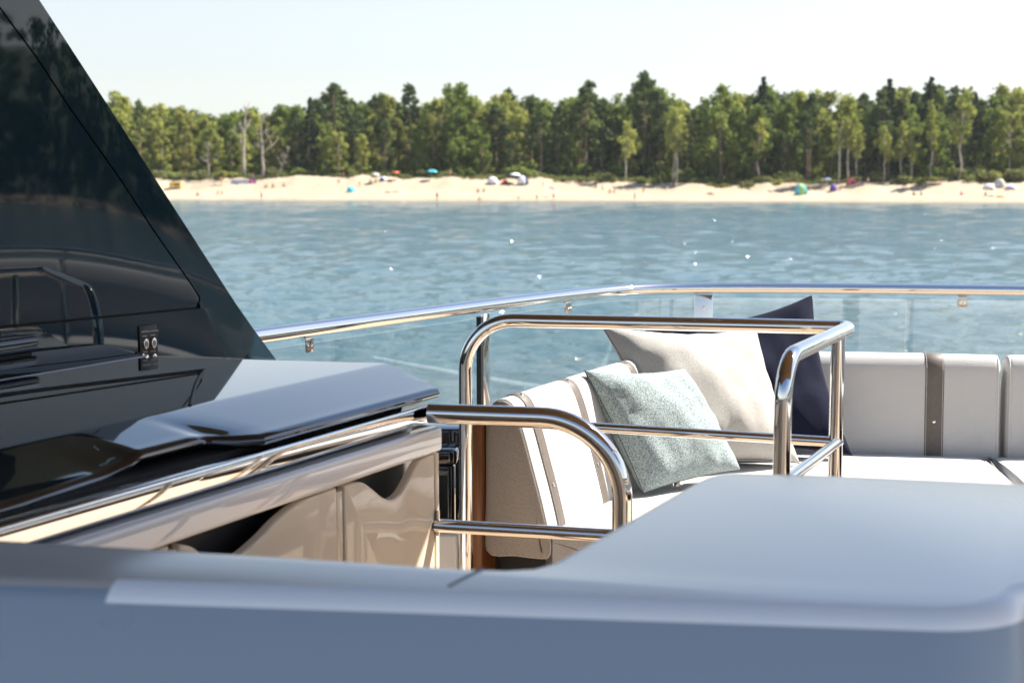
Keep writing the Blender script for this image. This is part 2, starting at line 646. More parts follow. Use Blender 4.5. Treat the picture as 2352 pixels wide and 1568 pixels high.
def water_mat():
    m, nt, b = new_mat("sea_water")
    L = nt.links.new
    b.inputs["Base Color"].default_value = (0.070, 0.128, 0.150, 1)
    b.inputs["Roughness"].default_value = 0.05
    b.inputs["IOR"].default_value = 1.333
    tc = nt.nodes.new("ShaderNodeTexCoord")
    mp = nt.nodes.new("ShaderNodeMapping")
    mp.inputs["Scale"].default_value = (0.55, 1.0, 1.0)
    mp.inputs["Rotation"].default_value = (0, 0, R(12))
    L(tc.outputs["Object"], mp.inputs[0])
    prev = None
    for scale, dist, det in ((2.6, 0.14, 5), (7.0, 0.05, 5)):
        nz = nt.nodes.new("ShaderNodeTexNoise")
        nz.inputs["Scale"].default_value = scale
        nz.inputs["Detail"].default_value = det
        nz.inputs["Roughness"].default_value = 0.6
        L(mp.outputs[0], nz.inputs["Vector"])
        bp = nt.nodes.new("ShaderNodeBump")
        bp.inputs["Distance"].default_value = dist
        bp.inputs["Strength"].default_value = 1
        L(nz.outputs[0], bp.inputs["Height"])
        if prev:
            L(prev.outputs[0], bp.inputs["Normal"])
        prev = bp
    # now and then a small steep wavelet leans far enough over to flash the sun
    def vm(op, a, b=None, sc=None):
        n = nt.nodes.new("ShaderNodeVectorMath")
        n.operation = op
        for k, q in enumerate((a, b)):
            if q is None:
                continue
            if isinstance(q, tuple):
                n.inputs[k].default_value = q
            else:
                L(q, n.inputs[k])
        if sc is not None:
            n.inputs["Scale"].default_value = sc
        return n.outputs[0]
    vo = nt.nodes.new("ShaderNodeTexVoronoi")
    vo.voronoi_dimensions = '2D'
    vo.inputs["Scale"].default_value = 0.42
    L(tc.outputs["Object"], vo.inputs["Vector"])
    sep = nt.nodes.new("ShaderNodeSeparateColor")
    L(vo.outputs["Color"], sep.inputs[0])
    rare = nt.nodes.new("ShaderNodeMath")
    rare.operation = 'GREATER_THAN'
    rare.inputs[1].default_value = 0.45
    L(sep.outputs[0], rare.inputs[0])
    small = nt.nodes.new("ShaderNodeMath")
    small.operation = 'LESS_THAN'
    small.inputs[1].default_value = 0.030
    L(vo.outputs["Distance"], small.inputs[0])
    mask = nt.nodes.new("ShaderNodeMath")
    mask.operation = 'MULTIPLY'
    L(rare.outputs[0], mask.inputs[0])
    L(small.outputs[0], mask.inputs[1])
    jit = vm('SCALE', vm('SUBTRACT', vo.outputs["Color"], (0.725, 0.5, 0.5)), sc=0.50)
    steep = vm('NORMALIZE', vm('ADD', jit, (0.36, -0.62, 0.69)))
    mxn = nt.nodes.new("ShaderNodeMix")
    mxn.data_type = 'VECTOR'
    L(mask.outputs[0], mxn.inputs[0])
    L(prev.outputs[0], mxn.inputs[4])
    L(steep, mxn.inputs[5])
    L(mxn.outputs[1], b.inputs["Normal"])
    ro = nt.nodes.new("ShaderNodeMapRange")
    ro.inputs[4].default_value = 0.16
    xyz = nt.nodes.new("ShaderNodeSeparateXYZ")      # unresolved ripples widen the gloss farther out
    L(tc.outputs["Object"], xyz.inputs[0])
    fr_ = nt.nodes.new("ShaderNodeMapRange")
    fr_.inputs[1].default_value = 60
    fr_.inputs[2].default_value = 280
    fr_.inputs[3].default_value = 0.06
    fr_.inputs[4].default_value = 0.11
    L(xyz.outputs[1], fr_.inputs[0])
    L(fr_.outputs[0], ro.inputs[3])
    L(mask.outputs[0], ro.inputs[0])
    L(ro.outputs[0], b.inputs["Roughness"])
    return m


M['sand'] = sand_mat()
M['water'] = water_mat()

# ------------------------------------------------------------------ sea
def build_sea():
    th = np.linspace(R(-36), R(36), 420)
    r = 16 * np.power(420 / 16, np.linspace(0, 1, 520))
    TH, RR = np.meshgrid(th, r)
    X, Y = RR * np.sin(TH), RR * np.cos(TH)
    Zh = np.zeros_like(X)
    g = np.random.default_rng(5)
    for lam in list(np.geomspace(0.6, 3.6, 34)) + list(np.geomspace(4.2, 9.5, 14)):
        ang = R(258) + g.normal(0, 0.42)
        k = 2 * math.pi / lam
        amp = 0.0115 * lam ** 0.3
        # fade waves the grid cannot carry
        cell = RR * (th[1] - th[0]) + RR * 0.0032
        fade = np.clip((lam / cell - 2.0) / 3.0, 0, 1) * (1.0 if lam < 4 else np.clip((RR - 60) / 140, 0.15, 1))
        ph = g.uniform(0, 6.28)
        s = np.sin(k * (X * math.cos(ang) + Y * math.sin(ang)) + ph)
        Zh += amp * fade * (s + 0.25 * (1 - 2 * np.abs(s)))
    edge = np.minimum(np.clip((R(36) - np.abs(TH)) / R(5), 0, 1), np.clip((RR - 16) / 6, 0, 1)) * np.clip((420 - RR) / 30, 0, 1)
    Zh = SEA + Zh * edge
    nr, nth = X.shape
    V = np.stack([X, Y, Zh], -1).reshape(-1, 3)
    idx = np.arange(nr * nth).reshape(nr, nth)
    F = np.stack([idx[:-1, :-1], idx[:-1, 1:], idx[1:, 1:], idx[1:, :-1]], -1).reshape(-1, 4)
    me = bpy.data.meshes.new("sea")
    n0 = len(V)
    # the calm sheet that carries on to the horizon all round, sewn round the rim of the rippled fan
    rim = list(idx[0, :]) + list(idx[1:, -1]) + list(idx[-1, -2::-1]) + list(idx[-2:0:-1, 0])
    out = []
    for i in rim:
        x, y = V[i, 0], V[i, 1]
        cx, cy = 0.0, 200.0
        d = math.hypot(x - cx, y - cy) or 1
        k = 3000 / d
        out.append((cx + (x - cx) * k, cy + (y - cy) * k, SEA))
    V = np.vstack([V, np.array(out)])
    n = len(rim)
    Q = [(rim[i], rim[(i + 1) % n], n0 + (i + 1) % n, n0 + i) for i in range(n)]
    me.from_pydata(V.tolist(), [], F.tolist() + Q)
    bm = bmesh.new()
    bm.from_mesh(me)
    bmesh.ops.recalc_face_normals(bm, faces=bm.faces)
    bm.faces.ensure_lookup_table()
    if bm.faces[1000].normal.z < 0:
        bmesh.ops.reverse_faces(bm, faces=bm.faces)
    bm.to_mesh(me)
    bm.free()
    o = finish("sea", me, M['water'], angle=180)
    tag(o, kind='structure')


build_sea()

# ------------------------------------------------------------------ shore
def shore_y(x):
    """Distance ahead of the waterline."""
    return 296.0 - 0.165 * x + 1.6 * math.sin(x * 0.045 + 1) + 0.9 * math.sin(x * 0.11)


_crest_x = [-120, -90, -75, -62, -48, -36, -24, -10, 2, 12, 20, 34, 46, 58, 70, 80, 90, 100, 118, 140]
_crest_z = [4.6, 4.4, 4.6, 4.7, 5.2, 5.2, 4.9, 4.7, 4.7, 4.6, 4.0, 3.7, 3.3, 3.6, 3.7, 3.9, 3.9, 4.3, 3.9, 3.6]


def crest(x):
    return float(np.interp(x, _crest_x, _crest_z)) + 0.25 * math.sin(x * 0.35) + 0.15 * math.sin(x * 0.9 + 2)


def ground_z(x, e):
    """Height above the deck plane at x, e metres inland of the waterline."""
    c = crest(x)
    prof_e = [-30, -4, 0, 5, 12, 20, 27, 31, 40, 90, 400]
    prof_z = [-3.5, -0.5, -0.02, 0.35, 1.0, 0.45 * c, 0.85 * c, c, c * 0.97, c + 0.6, c + 1.5]
    z = float(np.interp(e, prof_e, prof_z))
    if e > 4:
        z += 0.12 * math.sin(x * 0.8 + e * 0.5) * math.sin(e * 0.9 - x * 0.3) + 0.08 * math.sin(x * 2.1 + 3 * math.sin(e * .7))
    return SEA + z


def build_beach():
    xs = np.arange(-230, 231, 1.6)
    es = [-30, -12, -4, -1, 0, 1, 2, 3, 4.5, 6, 8, 10, 12, 14, 16, 18, 20, 22, 24, 26, 28, 30, 32, 34, 37, 42, 50, 65, 90, 140, 240, 400]
    V = [(x, shore_y(x) + e, ground_z(x, e)) for e in es for x in xs]
    n = len(xs)
    F = [(i * n + k, i * n + k + 1, (i + 1) * n + k + 1, (i + 1) * n + k) for i in range(len(es) - 1) for k in range(n - 1)]
    o = mesh_obj("beach", V, F, M['sand'], angle=180)
    a = o.data.attributes.new("inland", 'FLOAT', 'POINT')
    a.data.foreach_set("value", [e for e in es for x in xs])
    tag(o, kind='structure')


build_beach()


def on_beach(x, e):
    return Vector((x, shore_y(x) + e, ground_z(x, e)))


def beach_px(px, py):
    """Point on the sand seen at (px, py) of the 2352 frame: walk inland along the ray."""
    r = _ray(px, py)
    best = None
    for e in np.arange(0, 60, 0.25):
        d = 300.0 + e
        for _ in range(4):
            x = r.x / r.y * d
            d = shore_y(x) + e
        x = r.x / r.y * d
        zr = EYE + r.z / r.y * d
        if ground_z(x, e) >= zr:
            return on_beach(x, e)
        best = e
    return on_beach(x, 30)


# ------------------------------------------------------------------ the yacht: deck, hull, hardtop
SOFA_V = Vector((0.454, 0.891, 0))       # the direction the left hand fittings run in
SOFA_N = Vector((0.891, -0.454, 0))
deck_poly = [(-2.3, -3.5), (-2.3, 2.6), (-1.0, 4.75), (0.15, 6.75), (0.8, 7.05), (1.6, 7.0), (4.4, 6.6), (5.1, 5.8), (5.3, -3.5)]
tag(prism("deck", deck_poly, -0.12, 0.0, M['teak_deck'], bev=0.02), kind='structure')
hull_poly = [(a * 1.0, b) for a, b in deck_poly]
hl = prism("yacht_hull", [(-2.4, -8), (-2.4, 2.6), (-1.05, 4.8), (0.1, 6.85), (0.8, 7.15), (1.6, 7.1), (4.5, 6.7), (5.2, 5.9), (5.4, -8)], SEA - 0.6, -0.13, M['hull'], bev=0.25, seg=4)
tag(hl, "white motor yacht hull carrying the upper deck", "yacht hull")

ht = thing("hardtop", "brown panelled hardtop roof over the yacht's upper deck", "roof", loc=(1.2, 1.5, 2.3))
ht_poly = [(a - 1.2, b - 1.5) for a, b in ((-2.0, 1.7), (-2.2, 5.95), (-1.35, 5.85), (-0.4, 5.05), (0.55, 5.0), (0.85, 4.5), (1.2, 4.0), (1.75, 3.55), (2.4, 3.15), (3.4, 2.7), (4.8, 2.4), (4.8, 1.7))]
prism("roof", ht_poly, 0.0, 0.16, M['hull'], ht, bev=0.04)
prism("ceiling_panel", [(a * 0.95, b * 0.95) for a, b in ht_poly], -0.02, -0.003, M['ceiling'], ht, bev=0.004, seg=1)
for a, b in ((-2.4, 3.0), (-1.6, 2.9), (-.8, 2.3), (0.0, 1.8), (-2.2, 1.4), (-.8, 1.2), (0.6, 1.1), (2.0, 0.7)):
    V, F = disc_geo((a, b, -0.022), (0, 0, -1), 0.03, 0.006)
    mesh_obj("downlight", V, F, M['steel'], ht)

# ------------------------------------------------------------------ outer handrail with glass
ZR = 0.88
rail_px = [(566, 776.5), (602, 771), (826, 741), (1000, 717), (1206, 690), (1340, 674), (1477, 662), (1700, 661), (1981, 663), (2352, 667)]
rail_pts = [at_z(x, y, ZR) for x, y in rail_px]
rail_pts += [Vector((3.4, 6.42, ZR)), Vector((4.3, 6.2, ZR)), Vector((4.85, 5.6, ZR)), Vector((5.0, 4.4, ZR)), Vector((5.05, -2.0, ZR))]
rail_path = smooth_open(rail_pts, 10)
for _ in range(70):
    rail_path = [rail_path[0]] + [rail_path[i] * 0.5 + (rail_path[i - 1] + rail_path[i + 1]) * 0.25 for i in range(1, len(rail_path) - 1)] + [rail_path[-1]]
hr = thing("handrail", "polished steel handrail on glass running behind the sofas against the sea", "handrail")
tube("top_rail", rail_path, 0.0262, M['steel'], hr, seg=28)


def rail_near(px):
    """Index of the rail point seen at column px, with tangent and inward normal."""
    best, bi = 1e9, 0
    for i, p in enumerate(rail_path):
        if p.y < 2:
            continue
        sx = 1176 + FPX * p.x / (p.y * _ct - (p.z - EYE) * _st)
        if abs(sx - px) < best:
            best, bi = abs(sx - px), i
    p = rail_path[bi]
    t = (rail_path[min(bi + 1, len(rail_path) - 1)] - rail_path[bi - 1]).normalized()
    n = t.cross(Vector((0, 0, 1))).normalized()
    if n.y > 0 and n.x > -0.2:
        n = n
    inward = n if n.dot(Vector((1.5, 2.5, 0)) - p) > 0 else -n
    return bi, p, t, inward


def box_geo(cen, ax, ay, az):
    cen = Vector(cen)
    V = [cen + ax * i + ay * j + az * k for i in (-1, 1) for j in (-1, 1) for k in (-1, 1)]
    F = [(0, 1, 3, 2), (4, 6, 7, 5), (0, 4, 5, 1), (2, 3, 7, 6), (0, 2, 6, 4), (1, 5, 7, 3)]
    return V, F


def box_obj(name, cen, ax, ay, az, mat, parent=None, bev=0.0, seg=2):
    V, F = box_geo(cen, ax, ay, az)
    bm = bmesh.new()
    vs = [bm.verts.new(v) for v in V]
    for f in F:
        bm.faces.new([vs[i] for i in f])
    if bev:
        bevel(bm, bev, seg)
    return from_bm(name, bm, mat, parent)


UP = Vector((0, 0, 1))
i0 = 0
i_a = rail_near(1108)[0]
i_b = rail_near(1620)[0]
i_c = len(rail_path) - 1
ends = [0, i_a, i_b, rail_near(2352)[0] + 12, i_c]
for s in range(len(ends) - 1):
    a, b = ends[s], ends[s + 1]
    pts = rail_path[a + (1 if s else 0): b]
    if len(pts) < 3:
        continue
    rings = []
    for k, p in enumerate(pts):
        t = (pts[min(k + 1, len(pts) - 1)] - pts[max(k - 1, 0)]).normalized()
        n = t.cross(UP).normalized() * 0.006
        rings.append([p - n - UP * 0.048, p + n - UP * 0.048, p + n - UP * 0.72, p - n - UP * 0.72])
    g = loft("glass_panel", rings, M['glass'], hr, angle=50)
# stanchions
bi, p, t, inw = rail_near(1117)
st = box_obj("stanchion", p - UP * 0.38 + inw * 0.016, t * 0.022, inw * 0.006, UP * 0.352, M['steel'], hr, bev=0.002)
box_obj("rubber_strip", p - UP * 0.385 + inw * 0.012 - t * 0.034, t * 0.010, inw * 0.012, UP * 0.345, M['black'], hr, bev=0.002)
bi, p, t, inw = rail_near(1620)
st = box_obj("stanchion", p - UP * 0.38 + inw * 0.016, t * 0.045, inw * 0.006, UP * 0.352, M['steel'], hr, bev=0.003)
V, F = disc_geo(p + inw * 0.022 - UP * 0.093, inw, 0.009, 0.003)
mesh_obj("screw", V, F, M['steel'], st)
for px in (711, 1297, 2200, 2700):
    bi, p, t, inw = rail_near(px)
    b = box_obj("bracket", p - UP * 0.052 + inw * 0.010, t * 0.021, inw * 0.003, UP * 0.026, M['steel_dull'], hr, bev=0.004)
    box_obj("bracket_tab", p - UP * 0.027 - inw * 0.002, t * 0.021, inw * 0.011, UP * 0.004, M['steel_dull'], b, bev=0.002)
    for q in (-0.0095, 0.0095):
        V, F = disc_geo(p + inw * 0.013 - UP * 0.060 + t * q, inw, 0.0062, 0.003)
        V2, F2 = disc_geo(p + inw * 0.0162 - UP * 0.060 + t * q, inw, 0.0026, 0.0006, 6)
        mesh_obj("screw", V, F, M['steel_dull'], b)
# bulwark below the glass
rings = []
bw = rail_path[:]
for k, p in enumerate(bw):
    t = (bw[min(k + 1, len(bw) - 1)] - bw[max(k - 1, 0)]).normalized()
    n = t.cross(UP).normalized()
    n = n if n.dot(Vector((1.5, 2.0, 0)) - p) > 0 else -n
    b0 = Vector((p.x, p.y, 0))
    rings.append([b0 - n * 0.09 + UP * -0.3, b0 - n * 0.05 + UP * 0.24, b0 + n * 0.03 + UP * 0.24, b0 + n * 0.05 + UP * -0.1])
tag(loft("bulwark", rings, M['hull'], angle=30), kind='structure')

# ------------------------------------------------------------------ dark pylon
PT = Vector((0.6, 0.8, 0))               # along the face, away to the right
PN = Vector((0.8, -0.6, 0))              # face normal
P0 = Vector((-1.095, 4.27, 0))
pylon = thing("hardtop_support", "glossy dark navy raked side panel that carries the hardtop above the bar counter", "yacht panel")


def pylon_tz(x, y):
    r = _ray(x, y)
    o = Vector((0, 0, EYE))
    t = (P0 - o).dot(PN) / r.dot(PN)
    q = o + r * t
    return (q - P0).dot(PT), q.z


def pylon_pt(t, z, off=0.0):
    tw = max(0.0, t + 0.35)
    bulge = -0.075 * (z - 0.9) * tw * tw - 0.012 * (t + 0.2) ** 2
    return P0 + PT * t + UP * z + PN * (bulge + off)


def strip_panel(name, rows, thick, mat, parent, nt=24, bev=0.004):
    """Curved panel from rows (z, t_left, t_right), with returned edges of depth thick."""
    V, F = [], []
    n = nt + 1
    for z, a, b in rows:
        w = max(b - a, 1e-4)
        ts = [a + w * k / nt for k in range(n)]
        V += [pylon_pt(t, z) for t in ts]
    m = len(rows)
    for i in range(m - 1):
        for k in range(nt):
            q = i * n + k
            F.append((q, q + 1, q + n + 1, q + n))
    rim = [i for i in range(n)] + [i * n + nt for i in range(1, m)] + [(m - 1) * n + k for k in range(nt - 1, -1, -1)] + [i * n for i in range(m - 2, 0, -1)]
    base = len(V)
    src = []
    for i, (z, a, b) in enumerate(rows):
        w = max(b - a, 1e-4)
        src += [(a + w * k / nt, z) for k in range(n)]
    # a small rounded edge then the return
    cen = Vector((sum(src[i][0] for i in rim) / len(rim), sum(src[i][1] for i in rim) / len(rim)))
    for j, (grow, off) in enumerate(((0.6, -0.35), (1.0, -1.0), (1.0, -thick / bev))):
        for i in rim:
            t, z = src[i]
            V.append(pylon_pt(t, z, off * bev) + (PT * (1 if t > cen.x else -1) * 0.0))
    L = len(rim)
    prev = rim
    for j in range(3):
        cur = [base + j * L + i for i in range(L)]
        for i in range(L):
            F.append((prev[i], prev[(i + 1) % L], cur[(i + 1) % L], cur[i]))
        prev = cur
    me = bpy.data.meshes.new(name)
    me.from_pydata([tuple(v) for v in V], [], F)
    bm = bmesh.new()
    bm.from_mesh(me)
    bpy.data.meshes.remove(me)
    return from_bm(name, bm, mat, parent, angle=40)


sil = sorted([pylon_tz(*q)[::-1] for q in ((-250, -520), (90, 0), (215, 190), (330, 365), (448, 545), (560, 720), (632, 822), (780, 1035))])
grv = sorted([pylon_tz(*q)[::-1] for q in ((-320, -470), (0, 19), (82, 129), (165, 255), (274, 406), (357, 532), (439, 648), (466, 690))])
z_bot = pylon_tz(467, 706)[1]
z_lo, z_top = 0.05, 2.28
T0 = -1.5


def edge_t(tab, z):
    zs, ts = [a for a, b in tab], [b for a, b in tab]
    if z > zs[-1]:
        return ts[-1] + (z - zs[-1]) * (ts[-1] - ts[-2]) / (zs[-1] - zs[-2])
    return float(np.interp(z, zs, ts))


G = 0.0035
zs_in = [z_bot + G + 0.012 * k for k in range(4)] + list(np.linspace(z_bot + 0.06, z_top, 26))
rows_in = []
for k, z in enumerate(zs_in):
    tr = edge_t(grv, max(z, z_bot + 0.03)) - G
    cut = max(0.0, 0.03 - (z - z_bot)) * 0.6
    rows_in.append((z, T0, max(T0 + 0.02, tr - cut)))
strip_panel("access_panel", rows_in, 0.02, M['navy'], pylon)
strip_panel("outer_strip", [(z, edge_t(grv, max(z, z_bot + 0.03)) + G - max(0.0, 0.03 - (z - z_bot)) * 0.6 if z > z_bot + G else edge_t(grv, z_bot + 0.03), edge_t(sil, z)) for z in [z_bot - G] + zs_in], 0.16, M['navy'], pylon, nt=10)
zs_lo = list(np.linspace(z_lo, z_bot - G, 12))
strip_panel("lower_band", [(z, T0, edge_t(sil, z) if z < z_bot - G - 1e-6 else edge_t(grv, z_bot + 0.03) - 0.0) for z in zs_lo[:-1]] + [(z_bot - G, T0, edge_t(sil, z_bot - G))], 0.16, M['navy'], pylon)
# backing in the groove and the body behind the face
rows_b = [(z, T0, edge_t(sil, z) - 0.01) for z in np.linspace(z_lo, z_top, 14)]
V = [pylon_pt(t, z, -0.012) for z, a, b in rows_b for t in np.linspace(a, b, 8)]
V += [pylon_pt(t, z, -0.15) for z, a, b in rows_b for t in np.linspace(a, b, 8)]
F = []
for i in range(13):
    for k in range(7):
        q = i * 8 + k
        F += [(q, q + 1, q + 9, q + 8), (112 + q + 8, 112 + q + 9, 112 + q + 1, 112 + q)]
    F += [(i * 8, i * 8 + 8, 112 + i * 8 + 8, 112 + i * 8), (i * 8 + 7, 112 + i * 8 + 7, 112 + i * 8 + 15, i * 8 + 15)]
mesh_obj("core", V, F, M['black'], pylon)

# switch plate
tA, zA = pylon_tz(338, 749)
sp_t0, sp_t1 = pylon_tz(318, 760)[0], pylon_tz(359, 760)[0]
z_hi = pylon_tz(338, 747)[1]
sp = thing("switch_plate", "black switch plate with round steel push buttons on the navy side panel", "switch plate")
tc_, w_ = (sp_t0 + sp_t1) / 2, (sp_t1 - sp_t0) / 2


def sp_tf(a, b, z):
    return tuple(pylon_pt(tc_ + a, b, z))


prism("plate", [(-w_, z_hi - 0.15), (w_, z_hi - 0.15), (w_, z_hi), (-w_, z_hi)], 0.0005, 0.006, M['plate'], sp, bev=0.0015, seg=2, tf=sp_tf)
br = 0.0165
for row, bz in enumerate((z_hi - 0.0536, z_hi - 0.102)):
    for a in (-w_ * 0.45, w_ * 0.45):
        ce = pylon_pt(tc_ + a, bz, 0.006)
        V, F = disc_geo(ce, PN, br, 0.008, 24)
        V = [v - PT * ((v - ce).dot(PT) * 0.42) for v in V]
        b = mesh_obj("push_button", V, F, M['steel'], sp, angle=40)
        V, F = disc_geo(pylon_pt(tc_ + a, bz, 0.0141), PN, br * 0.55, 0.0015, 20, dome=0.001)
        V = [v - PT * ((v - ce).dot(PT) * 0.42) for v in V]
        mesh_obj("button_ring", V, F, M['lens'], b, angle=40)


def text_mesh(name, s, size, origin, right, up, mat, parent, depth=0.0004):
    cu = bpy.data.curves.new(name, 'FONT')
    cu.body = s
    cu.size = size
    cu.extrude = depth
    cu.align_x = 'CENTER'
    cu.resolution_u = 2
    tmp = bpy.data.objects.new(name + "_tmp", cu)
    C.objects.link(tmp)
    bpy.context.view_layer.update()
    me = bpy.data.meshes.new_from_object(tmp)
    C.objects.unlink(tmp)
    bpy.data.objects.remove(tmp)
    bpy.data.curves.remove(cu)
    nrm = right.cross(up)
    mt = Matrix(((right.x, up.x, nrm.x, origin.x), (right.y, up.y, nrm.y, origin.y), (right.z, up.z, nrm.z, origin.z), (0, 0, 0, 1)))
    me.transform(mt)
    me.name = name
    return finish(name, me, mat, parent, smooth=False)


for s, a, dz, sz in (("LIGHT", -0.45, 0.020, .0085), ("SUN AWNING", 0.45, 0.020, .0066), ("MAIN", -0.45, 0.033, .0066), ("OPEN", 0.45, 0.033, .0066), ("DECK", -0.45, 0.081, .0066), ("CLOSE", 0.45, 0.081, .0066)):
    text_mesh("lettering", s, sz, pylon_pt(tc_ + a * w_, z_hi - dz, 0.0066), PT, UP, M['print'], sp)

# ------------------------------------------------------------------ bar counter
BE = Vector((-0.181, 3.60, 0))
BU = -SOFA_V                      # along the counter towards the camera
BN = SOFA_N                       # outwards from the doors


def bar(s, o, z):
    return BE + BU * s + BN * o + UP * z


def bar_t(s, o, z):
    return tuple(bar(s, o, z))


counter = thing("bar_counter", "bar counter with a black gloss lid, steel band and beige lacquered doors", "bar counter")
S1 = 2.3


def lip(s):
    """Height of the lid's front edge: a raised finger grip between s = 0.78 and 1.12."""
    a = min(1, max(0, (s - 0.75) / 0.075))
    b = min(1, max(0, (1.115 - s) / 0.115))
    k = min(a, b)
    k = k * k * (3 - 2 * k)
    return (0.869 if s < 1.0 else 0.864) + (0.008 if s < 1.0 else 0.013) * k


def crease_z(s):
    return 0.90


# lid as one folded skin: back, crease, front edge, rounded lip, underside
ss = list(np.linspace(-0.2, 0.7, 16)) + list(np.linspace(0.74, 1.2, 36)) + list(np.linspace(1.25, S1, 14))
rings = []
for s in ss:
    e = min(1.0, max(0.0, (s + 0.2) / 0.16))
    # the end edge runs on a slant from the crease to the lip
    def sl(o):
        return max(s, -0.2 + (o + 0.29) / 0.25 * 0.15 if o > -0.29 else -0.2 + (-0.29 - o) / 0.73 * 0.21)
    zl = lip(s)
    steep = min(1, max(0, (s - 0.99) / 0.03))
    grip = min(1, max(0, (s - 0.715) / 0.07))
    oc = -0.288
    back = 0.5 - 0.5 * math.cos(math.pi * min(1, max(0, (s - 1.03) / 0.32)))
    o1 = -0.055 - 0.085 * grip + 0.035 * back * min(1, grip)
    z1 = zl - 0.010 * steep * (1 - back * 0.3)
    th = 0.029
    prof = [(-1.0, 0.90), (-0.7, 0.90), (oc - 0.012, 0.90), (oc - 0.004, 0.8997), (oc + 0.004, 0.8990), (oc + 0.012, 0.9 - 0.012 * (0.9 - z1) / (o1 - oc) - 0.0003)]
    for k in range(1, 7):
        f = k / 6
        prof.append((oc + 0.012 + (o1 - oc - 0.012) * f, 0.9 + (z1 - 0.9) * (oc + 0.012 + (o1 - oc - 0.012) * f - oc) / (o1 - oc)))
    for k in range(1, 12):
        a_ = math.pi * (0.5 - k / 11)
        prof.append((o1 + 0.024 * math.cos(a_), z1 - th / 2 + th / 2 * math.sin(a_)))
    prof += [(o1 - 0.02, z1 - th), (-0.3, z1 - th), (-1.0, 0.862)]
    rings.append([bar(max(s, sl(o)), o, z) for o, z in prof])
lid = loft("lid", rings, M['black_gloss'], counter, angle=24)
# long seam of the hatch let into the lid: a dark joint with a raised bead
sA, sB = (0.143, -0.646), (2.1, -0.93)
for pts in ([bar(*sB, 0.9005), bar(0.9, -0.835, 0.9005), bar(*sA, 0.9005)], [bar(*sA, 0.9005), bar(0.33, -0.52, 0.9005), bar(0.62, -0.30, 0.9003)]):
    tube("hatch_seam", smooth_open(pts, 8) if len(pts) > 2 else pts, 0.0045, M['black'], counter, seg=8)
# back plinth and grill cover on the counter
rings = []
for q in [-0.02] + list(np.linspace(0.0, S1, 14)):
    k = 1.0 if q >= 0 else 0.4
    rings.append([bar(q, o, z) for o, z in ((-0.985, 0.8995), (-0.986, 0.9025), (-0.990, 0.9040), (-1.11, 0.9 + 0.026 * k), (-1.62, 0.9 + 0.026 * k), (-1.62, 0.8995))])
loft("back_plinth", rings, M['black_gloss'], counter, angle=20)
prism("grill_cover", [(0.24, -1.135), (S1, -1.135), (S1, -1.6), (0.24, -1.6)], 0.934, 0.978, M['navy'], counter, bev=0.014, seg=3, tf=bar_t)
prism("cover_seal", [(0.26, -1.15), (S1, -1.15), (S1, -1.58), (0.26, -1.58)], 0.9265, 0.9335, M['black'], counter, tf=bar_t)
# shadow gap, steel band, fascia, doors
prism("carcass", [(0.07, -0.075), (S1, -0.075), (S1, -0.98), (0.10, -0.98)], 0.0, 0.84, M['black'], counter, tf=bar_t)
bm = bmesh.new()
add_prism(bm, [(0.012, -0.02), (S1, -0.02), (S1, -0.07), (0.012, -0.07)], 0.789, 0.836, bar_t)
bevel(bm, 0.006, 3)
from_bm("steel_band", bm, M['steel'], counter)
prism("fascia", [(0.012, 0.012), (S1, 0.012), (S1, -0.07), (0.012, -0.07)], 0.717, 0.782, M['white_gloss'], counter, bev=0.012, seg=4, tf=bar_t)
prism("end_panel", [(0.014, -0.076), (0.068, -0.076), (0.068, -0.96), (0.014, -0.96)], 0.02, 0.834, M['white_gloss'], counter, bev=0.008, seg=3, tf=bar_t)


def door_poly(sr, slft, flip):
    """Door outline in (s, z) with a scooped finger hold in its top edge."""
    top = 0.712
    w = slft - sr
    pts = []
    if not flip:
        prof = [(0.0, 0.0), (0.10, -0.001), (0.2, -0.010), (0.3, -0.040), (0.40, -0.068), (0.50, -0.076), (0.60, -0.062), (0.72, -0.030), (0.82, -0.008), (0.92, -0.003), (1, -0.003)]
    else:
        prof = [(0.0, 0.0), (0.1, -0.001), (0.26, -0.004), (0.40, -0.022), (0.52, -0.048), (0.64, -0.068), (0.74, -0.072), (0.84, -0.055), (0.92, -0.02), (1, -0.003)]
    return [(sr + w * a, top + b) for a, b in prof]


def door(name, sr, slft, flip, label):
    top = [tuple(v) for v in smooth_open([Vector((a, b, 0)) for a, b in door_poly(sr, slft, flip)], 5)]
    poly = [(a, b) for a, b, _ in top] + [(slft, 0.06), (sr, 0.06)]
    bm = bmesh.new()
    add_prism(bm, poly, -0.022, 0.0, lambda a, b, c: bar_t(a, c, b))
    bmesh.ops.recalc_face_normals(bm, faces=bm.faces)
    fr = [f for f in bm.faces if f.normal.dot(BN) > 0.9]
    es = [e for f in fr for e in f.edges]
    bmesh.ops.bevel(bm, geom=es, offset=0.006, segments=3, profile=0.5, affect='EDGES', clamp_overlap=True)
    d = from_bm(name, bm, M['beige_gloss'], counter, angle=30)
    return d


